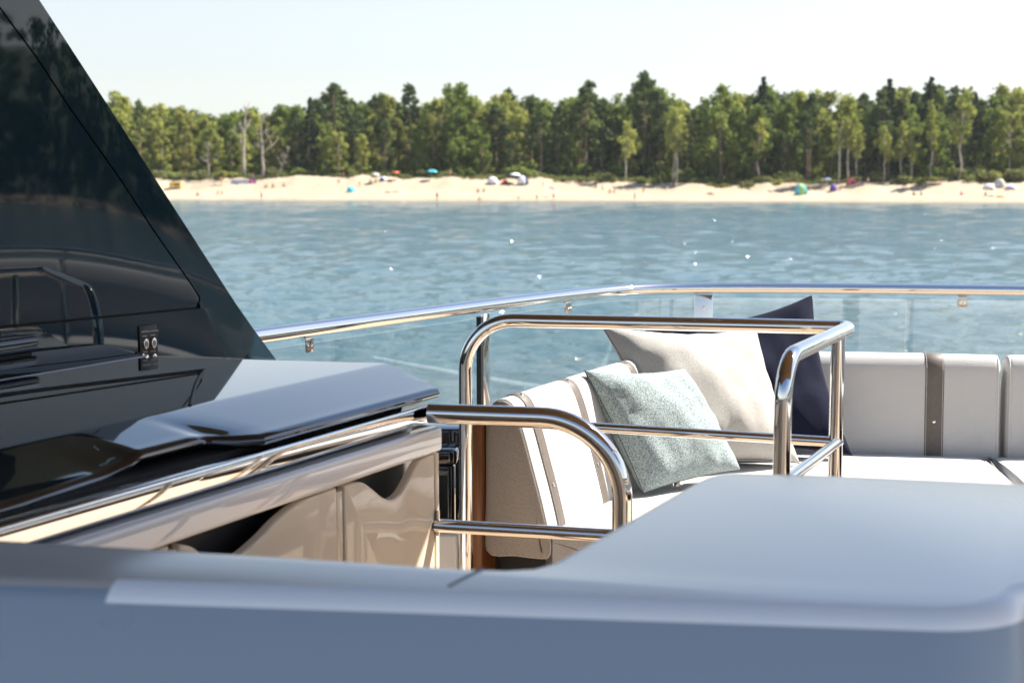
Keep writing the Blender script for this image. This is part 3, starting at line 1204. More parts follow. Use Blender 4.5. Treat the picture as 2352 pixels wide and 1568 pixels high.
d1 = door("door", 0.036, 0.445, False, "")
d2 = door("door", 0.478, 1.02, True, "")
d3 = door("door", 1.05, 1.62, False, "")
prism("door_post", [(0.45, -0.004), (0.474, -0.004), (0.474, -0.024), (0.45, -0.024)], 0.06, 0.700, M['beige_gloss'], counter, bev=0.003, tf=bar_t)
prism("door_post", [(1.024, -0.004), (1.046, -0.004), (1.046, -0.024), (1.024, -0.024)], 0.06, 0.700, M['beige_gloss'], counter, bev=0.003, tf=bar_t)
prism("door_post", [(0.012, 0.0), (0.032, 0.0), (0.032, -0.03), (0.012, -0.03)], 0.02, 0.712, M['beige_gloss'], counter, bev=0.004, tf=bar_t)
V, F = tube_geo([bar(0.031, 0.005, 0.50), bar(0.031, 0.005, 0.565)], 0.0055, 10)
hg = mesh_obj("hinge", V, F, M['steel_dull'], d1)

# dark locker between the counter and the guard rail
locker = thing("dark_locker", "black gloss locker with a pale ledge between the bar counter and the guard rail", "locker")
q0 = at_d(1000, 1000, 4.45)
q1 = at_d(1052, 1000, 4.45)
lx0, lx1 = q0.x, q1.x + 0.02
lz = at_d(1030, 985, 4.45).z
prism("body", [(lx0 - 0.25, 4.45), (lx1, 4.45), (lx1 + 0.03, 4.62), (lx0 - 0.25, 4.62)], 0.0, lz, M['black_gloss'], locker, bev=0.01)
zl_ = at_d(1030, 1032, 4.33).z
prism("ledge", [(lx0 - 0.2, 4.33), (lx1 - 0.02, 4.33), (lx1 - 0.012, 4.445), (lx0 - 0.2, 4.445)], zl_ - 0.05, zl_, M['black_gloss'], locker, bev=0.012)
prism("lower_panel", [(lx0 - 0.2, 4.36), (lx1 - 0.03, 4.36), (lx1 - 0.02, 4.445), (lx0 - 0.2, 4.445)], 0.0, zl_ - 0.055, M['black_gloss'], locker, bev=0.01)
z6 = at_d(1030, 1226, 4.22).z
prism("plinth", [(lx0 - 0.2, 4.22), (lx1 - 0.012, 4.22), (lx1 - 0.005, 4.35), (lx0 - 0.2, 4.35)], 0.0, z6, M['white_gloss'], locker, bev=0.015)
# ------------------------------------------------------------------ steel rails
grab = thing("grab_rail", "thick polished steel grab rail loop fixed to the end of the bar counter", "grab rail")
g0 = at_d(985, 950, 3.57)
g1 = at_d(1431, 962, 3.47)
gz = (g0.z + g1.z) / 2
g0.z = g1.z = gz
g2 = Vector((g1.x, g1.y, 0.0))
tube("loop", arc_path([g0, g1, g2], 0.205, 18), 0.0255, M['steel'], grab, seg=28)
h0 = at_d(1000, 1206, 3.565)
h1 = Vector((g1.x, g1.y, h0.z - 0.004))
tube("lower_bar", [h0, h1], 0.0172, M['steel'], grab, seg=24)
V, F = disc_geo(Vector((g1.x, g1.y, 0.0)), UP, 0.05, 0.01, 24)
mesh_obj("foot_flange", V, F, M['steel'], grab)

guard = thing("guard_rail", "polished steel guard rail frame with a middle rail in front of the pillows", "guard rail")
ZG = 1.0
gp0 = at_d(1070, 1000, 4.12)
c_l = at_d(1070, 733, 4.12)
ZG = c_l.z
c_r = at_z(1952, 752, ZG)
c_n = at_z(1822, 812, ZG)
c_n2 = at_z(1801, 823, ZG)
bl = Vector((gp0.x, gp0.y, 0))
nb = Vector((c_n2.x, c_n2.y, 0))
tube("top_rail", arc_path([bl, Vector((gp0.x, gp0.y, ZG)), c_r, c_n2, nb], [0, 0.145, 0.030, 0.10, 0], 14), 0.0203, M['steel'], guard, seg=28)
bp = c_r + (c_n2 - c_r) * 0.20
tube("post", [Vector((bp.x, bp.y, 0)), Vector((bp.x, bp.y, ZG - 0.005))], 0.0190, M['steel'], guard, seg=24)
ZM = at_d(1600, 979, 4.0).z
m0 = Vector((gp0.x, gp0.y, ZM))
m1 = Vector((bp.x, bp.y, ZM))
tube("middle_rail", [m0, m1], 0.0140, M['steel'], guard, seg=20)
mr = c_r.copy()
mr.z = ZM
m_c = at_z(1944, 1000, ZM)
m_n = Vector((c_n2.x, c_n2.y, ZM)) + Vector((0.0, 0.0, 0))
tube("side_rail", arc_path([m1, m_c, m_n], [0, 0.012, 0], 8), 0.0140, M['steel'], guard, seg=20)
V = []
F = []
for k, q in enumerate((Vector((bl.x, bl.y, 0)), Vector((nb.x, nb.y, 0)), Vector((bp.x, bp.y, 0)))):
    V, F = disc_geo(q, UP, 0.042, 0.008, 20)
    mesh_obj("foot_flange", V, F, M['steel'], guard)

# ------------------------------------------------------------------ sofas
BACK_PROFILE = [(0.0, 0.275), (0.0, 0.45), (0.0, 0.63), (0.004, 0.69), (0.022, 0.731), (0.052, 0.749), (0.082, 0.743), (0.104, 0.716), (0.128, 0.655), (0.157, 0.560), (0.188, 0.455), (0.212, 0.36), (0.219, 0.31), (0.212, 0.281), (0.19, 0.272), (0.1, 0.270)]


class Frame:
    def __init__(self, origin, v, n):
        self.o, self.v, self.n = Vector(origin), Vector(v).normalized(), Vector(n).normalized()

    def __call__(self, v, o, z):
        return self.o + self.v * v + self.n * o + UP * z


def ring_grow(prof, d):
    """Offset a closed profile inwards by d."""
    n = len(prof)
    out = []
    for i in range(n):
        p0, p1, p2 = Vector(prof[i - 1]), Vector(prof[i]), Vector(prof[(i + 1) % n])
        t = (p2 - p0).normalized()
        nn = Vector((-t.y, t.x))
        out.append(p1 + nn * d)
    return out


def area(prof):
    return sum(prof[i - 1][0] * prof[i][1] - prof[i][0] * prof[i - 1][1] for i in range(len(prof)))


def cushion(name, fr, prof, v0, v1, mat, parent, r=0.018, piped=True, puff=0.004, pipe_mat=None):
    """Upholstered bolster: smooth profile swept from v0 to v1, softly rounded ends, corded seams."""
    ring = smooth_closed([Vector((a, b)) for a, b in prof], 4)
    sgn = 1 if area([tuple(p) for p in ring]) > 0 else -1
    vs, ins = [], []
    for k in range(6):
        a = k / 5 * math.pi / 2
        vs.append(v0 + r * (1 - math.sin(a)))
        ins.append(r * (1 - math.cos(a)))
    vs, ins = vs[::-1], ins[::-1]
    vs, ins = [v0 + r * (1 - math.cos(k / 5 * math.pi / 2)) for k in range(6)], [r * (1 - math.sin(k / 5 * math.pi / 2)) for k in range(6)]
    mid = list(np.linspace(v0 + r, v1 - r, 12))[1:-1]
    allv = vs + mid + [v1 - (q - v0) for q in vs[::-1]]
    alli = ins + [-puff * math.sin(math.pi * (q - v0) / (v1 - v0)) for q in mid] + ins[::-1]
    rings = []
    for q, i in zip(allv, alli):
        g = ring_grow(ring, i * sgn)
        rings.append([fr(q, p.x, p.y) for p in g])
    o = loft(name, rings, mat, parent, angle=70)
    if piped:
        for q in (v0 + r * 0.45, v1 - r * 0.45):
            g = ring_grow(ring, r * 0.12 * sgn)
            pts = [fr(q, p.x, p.y) for p in g]
            V, F = tube_geo(pts + [pts[0]], 0.0028, 6, caps=False)
            mesh_obj("piping", V, F, pipe_mat or M['piping'], o)
    return o


def strap(fr, prof, vc, w, parent, studs):
    """Leather strap wrapped over a back cushion, proud of the cloth, with edge stitching and studs."""
    ring = smooth_closed([Vector((a, b)) for a, b in prof], 4)
    sgn = 1 if area([tuple(p) for p in ring]) > 0 else -1
    rings = []
    hi = ring_grow(ring, -0.0065 * sgn)
    for q, d in ((-w / 2, 0.0), (-w / 2, -0.0036), (-w / 2 + 0.0012, -0.0045), (w / 2 - 0.0012, -0.0045), (w / 2, -0.0036), (w / 2, 0.0)):
        g = ring_grow(ring, d * sgn)
        rings.append([fr(vc + q, p.x, p.y) for p in g])
    o = loft("strap", rings, M['strap'], parent, caps=False, angle=40)
    for q in (-w / 2 + 0.005, w / 2 - 0.005):
        g = ring_grow(ring, -0.0047 * sgn)
        pts = [fr(vc + q, p.x, p.y) for p in g]
        V, F = tube_geo(pts + [pts[0]], 0.0008, 4, caps=False)
        mesh_obj("stitching", V, F, M['piping'], o)
    for frac in studs:
        i = int(frac * len(ring))
        p = ring_grow(ring, -0.0045 * sgn)[i]
        t = (Vector(ring[(i + 1) % len(ring)]) - Vector(ring[i - 1])).normalized()
        nn = Vector((-t.y, t.x)) * (-sgn)
        V, F = disc_geo(fr(vc, p.x, p.y), fr.n * nn.x + UP * nn.y, 0.0062, 0.003, 12, dome=0.0012)
        mesh_obj("stud", V, F, M['steel'], o)
    return o


A0 = Vector((-0.082, 4.25, 0))
FL = Frame(A0, SOFA_V, SOFA_N)
left = thing("left_sofa", "cream sofa with brown straps running away behind the grab rail, lit on its seat side", "sofa")
left.name = "corner_sofa"
LB = cushion("back_cushion", FL, BACK_PROFILE, 0.0, 1.28, M['sofa'], left, r=0.02)
# the end of the bolster in a coarser cloth, its shade put in as a darker colour
ring = smooth_closed([Vector(p) for p in BACK_PROFILE], 4)
sg = 1 if area([tuple(p) for p in ring]) > 0 else -1
loft("end_cover", [[FL(q, p.x, p.y) for p in ring_grow(ring, d * sg)] for q, d in ((-0.0045, 0.026), (-0.003, 0.017), (0.0, 0.0095), (0.005, 0.0035), (0.012, 0.0005))], M['sofa_end'], LB, angle=70)
strap(FL, BACK_PROFILE, 0.095, 0.05, LB, (0.36, 0.62))
strap(FL, BACK_PROFILE, 0.435, 0.05, LB, (0.36, 0.62))
strap(FL, BACK_PROFILE, 0.93, 0.05, LB, (0.36, 0.62))


def seat_profile(o0, o1, z0, z1):
    m = (o0 + o1) / 2
    return [(o0, z0 + 0.02), (o0, z1 - 0.03), (o0 + 0.02, z1 - 0.004), (m, z1 + 0.008), (o1 - 0.07, z1 + 0.003), (o1 - 0.02, z1 - 0.014), (o1, z1 - 0.05), (o1, z0 + 0.04), (o1 - 0.015, z0 + 0.008), (m, z0), (o0 + 0.02, z0 + 0.003)]


cushion("seat_cushion", FL, seat_profile(0.20, 0.80, 0.20, 0.36), 0.012, 0.716, M['sofa'], left, r=0.022)
prism("sofa_base", [(0.06, 0.02), (1.4, 0.02), (1.4, 0.72), (0.06, 0.72)], 0.005, 0.255, M['black'], left, tf=lambda a, b, z: tuple(FL(a, b, z)))
tb = prism("backboard", [(-0.012, -0.004), (0.12, -0.004), (0.12, -0.042), (-0.012, -0.042)], 0.0, 0.71, M['teak'], left, bev=0.003, seg=2, tf=lambda a, b, z: tuple(FL(a, b, z)))

# transverse sofa at the back
RV = Vector((0.994, -0.110, 0)).normalized()
RN = Vector((-0.110, -0.994, 0)).normalized()
FR = Frame(Vector((1.246, 5.55, 0)), RV, RN)
RPROF = [(0.0, 0.25), (0.0, 0.45), (0.0, 0.62), (0.006, 0.68), (0.026, 0.716), (0.06, 0.731), (0.095, 0.726), (0.118, 0.700), (0.128, 0.655), (0.134, 0.56), (0.142, 0.455), (0.152, 0.36), (0.155, 0.31), (0.148, 0.265), (0.13, 0.252), (0.06, 0.25)]


def v_at(fr, px, o, z):
    """Distance along a frame of the point at height z, offset o, seen at column px."""
    lo, hi = -6.0, 8.0
    for _ in range(50):
        m = (lo + hi) / 2
        p = fr(m, o, z)
        sx = 1176 + FPX * p.x / (p.y * _ct - (p.z - EYE) * _st)
        if sx < px:
            lo = m
        else:
            hi = m
    return lo


vg = v_at(FR, 2300, 0.13, 0.6)
vg2 = v_at(FR, 2313, 0.13, 0.6)
vs_ = v_at(FR, 2146, 0.13, 0.6)
right = thing("rear_sofa", "cream sofa across the deck behind the guard rail with a single brown strap", "sofa")
RB = cushion("back_cushion", FR, RPROF, -0.62, vg, M['sofa'], right, r=0.025)
strap(FR, RPROF, vs_, 0.070, RB, (0.62,))
RB2 = cushion("back_cushion", FR, RPROF, vg2, vg2 + 1.25, M['sofa'], right, r=0.025)
strap(FR, RPROF, vg2 + 0.95, 0.070, RB2, (0.62,))
vseat = v_at(FR, 2284, 0.3, 0.36)
cushion("seat_cushion", FR, seat_profile(0.15, 0.82, 0.20, 0.355), -0.60, vseat, M['sofa'], right, r=0.045)
cushion("seat_cushion", FR, seat_profile(0.15, 0.82, 0.20, 0.355), vseat + 0.008, vseat + 1.2, M['sofa'], right, r=0.045)
prism("sofa_base", [(-0.55, 0.0), (vg2 + 1.3, 0.0), (vg2 + 1.3, 0.74), (-0.55, 0.74)], 0.005, 0.24, M['black'], right, tf=lambda a, b, z: tuple(FR(a, b, z)))
prism("backboard", [(-0.6, -0.004), (vg2 + 1.3, -0.004), (vg2 + 1.3, -0.04), (-0.6, -0.04)], 0.0, 0.30, M['teak'], right, bev=0.003, tf=lambda a, b, z: tuple(FR(a, b, z)))
# filler cushion of the corner between the two runs
corner = [tuple(q)[:2] for q in (FL(0.72, 0.20, 0), FL(0.72, 0.80, 0), FR(-0.30, 0.826, 0), FR(-0.602, 0.826, 0), FR(-0.602, 0.155, 0), FL(1.2, 0.20, 0))]
prism("corner_seat_cushion", corner, 0.20, 0.36, M['sofa'], right, bev=0.022, seg=4)

# starboard sofa along the far side of the deck (it shows in the reflections)
FS = Frame(Vector((4.7, 5.0, 0)), Vector((0.02, -1, 0)), Vector((-1, -0.02, 0)))
star = thing("side_sofa", "long cream sofa along the open side of the deck", "sofa")
SP = [(0, .25), (0, .6), (.03, .77), (.09, .83), (.16, .81), (.26, .71), (.32, .6), (.34, .5), (.34, .3), (.3, .25)]
for k in range(5):
    cushion("back_cushion", FS, SP, k * 1.12, k * 1.12 + 1.09, M['sofa'], star, r=0.03, piped=False)
    cushion("seat_cushion", FS, seat_profile(0.17, 0.85, 0.20, 0.37), k * 1.12, k * 1.12 + 1.10, M['sofa'], star, r=0.04, piped=False)
prism("sofa_base", [(0, 0.0), (5.6, 0.0), (5.6, 0.74), (0, 0.74)], 0.005, 0.24, M['black'], star, tf=lambda a, b, z: tuple(FS(a, b, z)))


# ------------------------------------------------------------------ pillows
def pillow(name, label, corners, thick, mat, pipe_mat, pipe_r=0.0035, pinch=0.10, sag=0.0, seed=0, n=30, dents=(), crumple=1.0):
    BLc, BRc, TRc, TLc = [Vector(c) for c in corners]
    nrm = (BRc - BLc).cross(TLc - BLc).normalized()
    if nrm.y > 0:
        nrm = -nrm
    g = np.random.default_rng(seed)
    root = thing(name, label, "pillow", "scatter pillows in the sofa corner")
    ph = g.uniform(0, 6.28, 8)

    def shape(u, v):
        uu = u * (1 - pinch * (1 - v * v) * abs(u))
        vv = v * (1 - pinch * (1 - u * u) * abs(v)) - sag * (1 - u * u) * max(0, v)
        a, b = (uu + 1) / 2, (vv + 1) / 2
        return BLc * (1 - a) * (1 - b) + BRc * a * (1 - b) + TRc * a * b + TLc * (1 - a) * b

    def height(u, v):
        h = max(0.0, (1 - u * u) * (1 - v * v)) ** 0.42
        wr = 0.10 * math.sin(5 * u + 3 * v + ph[0]) + 0.07 * math.sin(9 * v - 4 * u + ph[1]) + 0.05 * math.sin(14 * u + ph[2] + 5 * v)
        wr *= crumple
        edge = 1 - h
        wr += 0.22 * edge * math.sin(19 * u + ph[3]) * (1 - abs(u)) * (1 if h > 0.05 else 0) * 0.6
        wr += 0.22 * edge * math.sin(17 * v + ph[4]) * (1 - abs(v)) * (1 if h > 0.05 else 0) * 0.6
        for du, dv, dr, dd in dents:
            wr -= dd * math.exp(-((u - du) ** 2 + (v - dv) ** 2) / dr ** 2)
        return thick * h * (1 + wr)
    V, F, idx = [], [], {}
    for side in (1, -1):
        for i in range(n + 1):
            for j in range(n + 1):
                u, v = math.sin((i / n - .5) * math.pi), math.sin((j / n - .5) * math.pi)
                rim = i in (0, n) or j in (0, n)
                if rim and side == -1:
                    idx[(side, i, j)] = idx[(1, i, j)]
                    continue
                idx[(side, i, j)] = len(V)
                V.append(shape(u, v) + nrm * (side * height(u, v)))
    for side in (1, -1):
        for i in range(n):
            for j in range(n):
                q = [idx[(side, i, j)], idx[(side, i + 1, j)], idx[(side, i + 1, j + 1)], idx[(side, i, j + 1)]]
                F.append(tuple(q if side == 1 else q[::-1]))
    mesh_obj("cover", V, F, mat, root, angle=180)
    rim = [(-1 + 2 * k / 40, -1) for k in range(40)] + [(1, -1 + 2 * k / 40) for k in range(40)] + [(1 - 2 * k / 40, 1) for k in range(40)] + [(-1, 1 - 2 * k / 40) for k in range(40)]
    pts = [shape(u, v) for u, v in rim]
    V, F = tube_geo(pts + [pts[0]], pipe_r, 8, caps=False)
    mesh_obj("piping", V, F, pipe_mat, root, angle=180)
    return root


SEAT = 0.366
pillow("navy_pillow", "large plain navy blue pillow with corded edge, rearmost of the three pillows",
       [(0.66, 5.26, 0.385), (1.262, 5.20, 0.385), at_d(1864, 680, 5.46), at_d(1478, 748, 5.50)], 0.095, M['navy_cloth'], M['navy_pipe'], 0.0045, 0.10, 0.06, 3)
pillow("cream_pillow", "cream linen pillow leaning between the teal pillow and the navy pillow",
       [(0.545, 4.93, 0.388), (1.045, 5.08, 0.378), at_d(1737, 756, 5.30), at_d(1383, 750, 5.20)], 0.125, M['cream_cloth'], M['stitch'], 0.0016, 0.10, 0.04, 8, dents=((0.55, 0.5, 0.22, 0.16),), crumple=0.45)
pillow("teal_pillow", "small teal and white tweed pillow at the front of the pillow group",
       [at_d(1478, 1132, 4.60), at_d(1700, 1078, 4.84), at_d(1570, 846, 4.93), at_d(1342, 850, 4.70)], 0.105, M['teal_cloth'], M['stitch'], 0.0014, 0.05, 0.05, 12, crumple=0.6)

# ------------------------------------------------------------------ console in the foreground
ZC = 0.92
far = [at_z(*q, ZC) for q in ((-420, 1207), (0, 1231), (600, 1267), (1080, 1297), (1160, 1300), (1212, 1297), (1252, 1287), (1290, 1267), (1430, 1189), (1580, 1105), (1610, 1091), (1640, 1083), (1682, 1080), (1900, 1086), (2352, 1106))]
near = [at_z(*q, ZC) for q in ((-420, 1318), (0, 1334), (236, 1341.5), (252, 1342), (1000, 1366), (2090, 1402))]
cor = at_z(2335, 1412, ZC)
back_r = far[-1] + (far[-1] - far[-2]).normalized() * 0.45
side = cor + Vector((0.43, 0.90, 0)) * 0.5
poly = [tuple(p)[:2] for p in near] + [tuple(p)[:2] for p in arc_path([near[-1], cor, side], [0, 0.15, 0], 10)[1:-1]]
tr = back_r
poly += [tuple(tr)[:2]] + [tuple(p)[:2] for p in far[::-1]]
console = thing("console", "silver grey gloss console top with rounded edge filling the foreground", "console")
bm = bmesh.new()
dn = (far[2] - far[1]).normalized()
fwd = Vector((dn.y, -dn.x, 0))            # towards the helm
if fwd.y > 0:
    fwd = -fwd
nn_ = len(near) + 10
lev = [(ZC, 0.0), (ZC - 0.40, 0.36), (0.02, 0.36)]
loops = []
for z, out in lev:
    loops.append([bm.verts.new((p[0] + (fwd.x * out if i < nn_ else 0), p[1] + (fwd.y * out if i < nn_ else 0), z)) for i, p in enumerate(poly)])
bm.faces.new(loops[0])
bm.faces.new(loops[-1][::-1])
for a, b in zip(loops[:-1], loops[1:]):
    for i in range(len(poly)):
        bm.faces.new((a[i], b[i], b[(i + 1) % len(poly)], a[(i + 1) % len(poly)]))
bmesh.ops.recalc_face_normals(bm, faces=bm.faces)
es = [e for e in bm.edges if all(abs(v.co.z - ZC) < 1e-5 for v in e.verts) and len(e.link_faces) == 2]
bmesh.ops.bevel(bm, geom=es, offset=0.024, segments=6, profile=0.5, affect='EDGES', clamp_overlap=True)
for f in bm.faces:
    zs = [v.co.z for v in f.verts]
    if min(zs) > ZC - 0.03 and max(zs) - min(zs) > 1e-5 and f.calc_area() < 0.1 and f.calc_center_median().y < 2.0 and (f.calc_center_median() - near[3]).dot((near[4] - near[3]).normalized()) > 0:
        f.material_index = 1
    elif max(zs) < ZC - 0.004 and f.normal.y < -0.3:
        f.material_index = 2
from_bm("console_top", bm, [M['console'], M['edge_highlight'], M['console_front']], console, angle=50)
a, b = at_z(1030, 1345, ZC + 0.0006), at_z(1112, 1302, ZC + 0.0006)
tube("joint_line", [a, b], 0.0014, M['sealant'], console, seg=6)

# ------------------------------------------------------------------ trees
def leaf_cloud(centres, radii, counts, size, g, up_bias=0.3, shell=0.5):
    """Leaf sprays: small bent quads spread through ellipsoid clumps."""
    P, N = [], []
    for c, r, n in zip(centres, radii, counts):
        d = g.normal(size=(n, 3))
        d /= np.linalg.norm(d, axis=1)[:, None]
        rad = np.power(g.uniform(0, 1, n), shell)[:, None]
        P.append(np.asarray(c) + d * rad * np.asarray(r))
        N.append(d)
    P, N = np.vstack(P), np.vstack(N)
    n = len(P)
    N = N + g.normal(scale=0.7, size=(n, 3)) + np.array([0, 0, up_bias])
    N /= np.linalg.norm(N, axis=1)[:, None]
    ref = g.normal(size=(n, 3))
    A = np.cross(N, ref)
    A /= np.linalg.norm(A, axis=1)[:, None]
    B = np.cross(N, A)
    s = g.uniform(size[0], size[1], n)[:, None]
    asp = g.uniform(0.55, 1.0, n)[:, None]
    q = np.stack([P - A * s - B * s * asp * .4, P + B * s * asp * -0.9, P + A * s - B * s * asp * .2, P + A * s * .5 + B * s * asp + N * s * .3, P - A * s * .6 + B * s * asp * .8], 1)
    V = q.reshape(-1, 3)
    F = (np.arange(n)[:, None] * 5 + np.arange(5)[None]).tolist()
    return V.tolist(), F


def limb(path, r0, r1, seg=6):
    n = len(path)
    return tube_geo(path, [r0 + (r1 - r0) * i / (n - 1) for i in range(n)], seg)


def trunk_path(h, g, lean=0.03, n=7):
    x = y = 0.0
    out = []
    for i in range(n):
        out.append(Vector((x, y, h * i / (n - 1))))
        x += g.normal(0, lean) * h / n
        y += g.normal(0, lean) * h / n
    return out


def make_tree(name, kind, h, seed, leaf, bark, stems=1, bare=0.3, wide=1.0):
    g = np.random.default_rng(seed)
    root = thing(name, "tree", "tree")
    geos, cen, rad, cnt = [], [], [], []
    for s in range(stems):
        off = Vector((0, 0, 0)) if stems == 1 else Vector((g.uniform(-1.2, 1.2), g.uniform(-.5, .5), 0))
        hh = h * (1 if s == 0 else g.uniform(0.75, 0.97))
        tp = [p + off for p in trunk_path(hh, g, 0.10 if kind in ('birch', 'dead') else 0.03)]
        if kind != 'shrub':
            geos.append(limb(tp, {'birch': 0.0135, 'dead': 0.026}.get(kind, 0.017) * h, 0.03, 8))

        def on_trunk(f):
            k = min(f * (len(tp) - 1), len(tp) - 1.001)
            i = int(k)
            return tp[i].lerp(tp[i + 1], k - i)
        if kind == 'pine':
            for k in range(30):
                f = bare + (1 - bare) * ((k + g.uniform(0, 1)) / 30)
                q = (f - bare) / (1 - bare)
                rr = h * 0.17 * wide * (1.15 - q ** 1.6) * (0.45 + 0.55 * min(1, q * 3 + .3))
                a = g.uniform(0, 6.28)
                p0 = on_trunk(f * 0.97)
                p1 = p0 + Vector((math.cos(a), math.sin(a), g.uniform(0.0, 0.35))) * rr * g.uniform(0.5, 1.0)
                geos.append(limb([p0, p0.lerp(p1, .5) - UP * 0.15, p1], 0.05, 0.015, 4))
                cen.append(p1)
                rad.append((g.uniform(.8, 1.5) * h / 20, g.uniform(.8, 1.5) * h / 20, g.uniform(.4, .75) * h / 20))
                cnt.append(46)
            cen.append(on_trunk(0.97))
            rad.append((.7 * h / 20, .7 * h / 20, .9 * h / 20))
            cnt.append(40)
        elif kind == 'spruce':
            for k in range(34):
                f = bare + (1 - bare) * ((k + g.uniform(0, 1)) / 34)
                q = (f - bare) / (1 - bare)
                rr = h * 0.16 * wide * (1.06 - q)
                for j in range(2):
                    a = g.uniform(0, 6.28)
                    p0 = on_trunk(f * 0.985)
                    p1 = p0 + Vector((math.cos(a), math.sin(a), -0.18)) * rr * g.uniform(.45, .8)
                    cen.append(p1)
                    rad.append((max(.25, rr * .45), max(.25, rr * .45), 0.38))
                    cnt.append(int(14 + 18 * (1 - q)))
        elif kind in ('broad', 'birch'):
            nb = 30 if kind == 'broad' else 18
            for k in range(nb):
                f = bare + (1 - bare) * ((k + g.uniform(0, 1)) / nb)
                q = (f - bare) / (1 - bare)
                rr = h * (0.25 if kind == 'broad' else 0.15) * wide * math.sqrt(max(0.03, 1 - (2 * q - .85) ** 2 / 1.4))
                a = g.uniform(0, 6.28)
                p0 = on_trunk(max(0.1, f - 0.13))
                p1 = on_trunk(min(f, 0.97)) + Vector((math.cos(a), math.sin(a), 0)) * rr * g.uniform(0.25, 1.0)
                geos.append(limb([p0, p0.lerp(p1, .5) + UP * .15, p1], 0.06, 0.02, 4))
                cen.append(p1)
                sc = g.uniform(.8, 1.6) * h / 18
                rad.append((sc * 1.05, sc * 1.05, sc * (1.0 if kind == 'broad' else 1.25)))
                cnt.append(78 if kind == 'broad' else int(40 / stems ** .6))
        elif kind == 'dead':
            for k in range(13):
                f = g.uniform(0.35, 0.95)
                a = g.choice([0, math.pi]) + g.normal(0, .6)
                p0 = on_trunk(f)
                L = h * 0.24 * (1.25 - f) * g.uniform(.6, 1.5)
                p1 = p0 + Vector((math.cos(a), math.sin(a) * .6, g.uniform(.5, 1.0))) * L
                m = p0.lerp(p1, .5) + Vector((math.cos(a), 0, -.2)) * L * .12
                geos.append(limb([p0, m, p1], 0.12 * h / 15, 0.03, 5))
                p2 = m + Vector((g.normal(0, .4), g.normal(0, .3), .8)) * L * .6
                geos.append(limb([m, p2], 0.06, 0.02, 4))
        elif kind == 'shrub':
            for k in range(14):
                a = g.uniform(0, 6.28)
                d = h * 0.95 * wide * math.sqrt(g.uniform(0, 1))
                p1 = Vector((math.cos(a) * d, math.sin(a) * d * .7, h * g.uniform(.15, .8) * (1.1 - d / (h * 1.6 * wide))))
                geos.append(limb([Vector((p1.x * .2, p1.y * .2, 0)), p1], 0.03, 0.01, 4))
                cen.append(p1)
                rad.append((h * .36, h * .36, h * .26))
                cnt.append(60)
    V, F = join_geo(*geos)
    mesh_obj("trunk" if kind != 'shrub' else "stems", V, F, bark, root, angle=180)
    if cen:
        sz = {'pine': (.20, .42), 'spruce': (.18, .36), 'broad': (.22, .44), 'birch': (.18, .36), 'shrub': (.12, .26)}[kind]
        V, F = leaf_cloud(cen, rad, cnt, sz, g)
        mesh_obj("crown", V, F, leaf, root, smooth=False)
    root["height"] = h
    return root


PROTO = {
    'pine': [make_tree("pine_tree", 'pine', 20, 100 + k, M['leaf_pine'], M['bark_pine'], bare=b, wide=w) for k, (b, w) in enumerate(((.42, 1.0), (.5, 1.15), (.34, .9)))],
    'spruce': [make_tree("spruce_tree", 'spruce', 20, 120 + k, M['leaf_spruce'], M['bark_pine'], bare=.12, wide=w) for k, w in enumerate((1.0, .85))],
    'mid': [make_tree("broadleaf_tree", 'broad', 18, 140 + k, M['leaf_mid'], M['bark_pine'], bare=b, wide=w) for k, (b, w) in enumerate(((.12, 1.0), (.2, .85), (.08, 1.1)))],
    'olive': [make_tree("broadleaf_tree", 'broad', 18, 160 + k, M['leaf_olive'], M['bark_pine'], bare=.1, wide=w) for k, w in enumerate((.9, 1.1))],
    'light': [make_tree("aspen_tree", 'broad', 18, 180 + k, M['leaf_light'], M['bark_pale'], bare=.15, wide=w) for k, w in enumerate((.8, 1.0))],
    'birch': [make_tree("birch_tree", 'birch', 16, 200 + k, M['leaf_light'], M['bark_pale'], bare=.42, wide=w) for k, w in enumerate((1.0, .8))],
    'clump': [make_tree("birch_clump", 'birch', 16, 220, M['leaf_light'], M['bark_pale'], stems=4, bare=.48, wide=1.0)],
    'dead': [make_tree("dead_tree", 'dead', 15, 240 + k, None, M['bark_dead']) for k in range(3)],
    'shrub': [make_tree("dune_shrub", 'shrub', 2.0, 260 + k, m, M['bark_pine'], wide=w) for k, (m, w) in enumerate(((M['scrub'], 1.4), (M['leaf_mid'], 1.0), (M['leaf_olive'], 1.6)))],
}
_used = set()


def plant(kind, pick, px, e, y_top=None, h=None, label=None, group=None, rz=None, lean=0.0, squash=1.0):
    proto = PROTO[kind][pick % len(PROTO[kind])]
    r = _ray(px, 400)
    d = 300.0
    for _ in range(5):
        x = r.x / r.y * d
        d = shore_y(x) + e
    p = on_beach(x, e)
    if h is None:
        h = EYE + (400 - y_top) / FPX * p.y - p.z
    o = proto if proto.name not in _used else copy_tree(proto)
    _used.add(proto.name)
    s = h / proto["height"]
    w = s * squash
    o.location = p - UP * 0.1
    o.scale = (w, w, s)
    o.rotation_euler = (0, lean, rz if rz is not None else random.uniform(0, 6.28))
    o["label"] = label
    if group:
        o["group"] = group
    elif "group" in o:
        del o["group"]
    return o


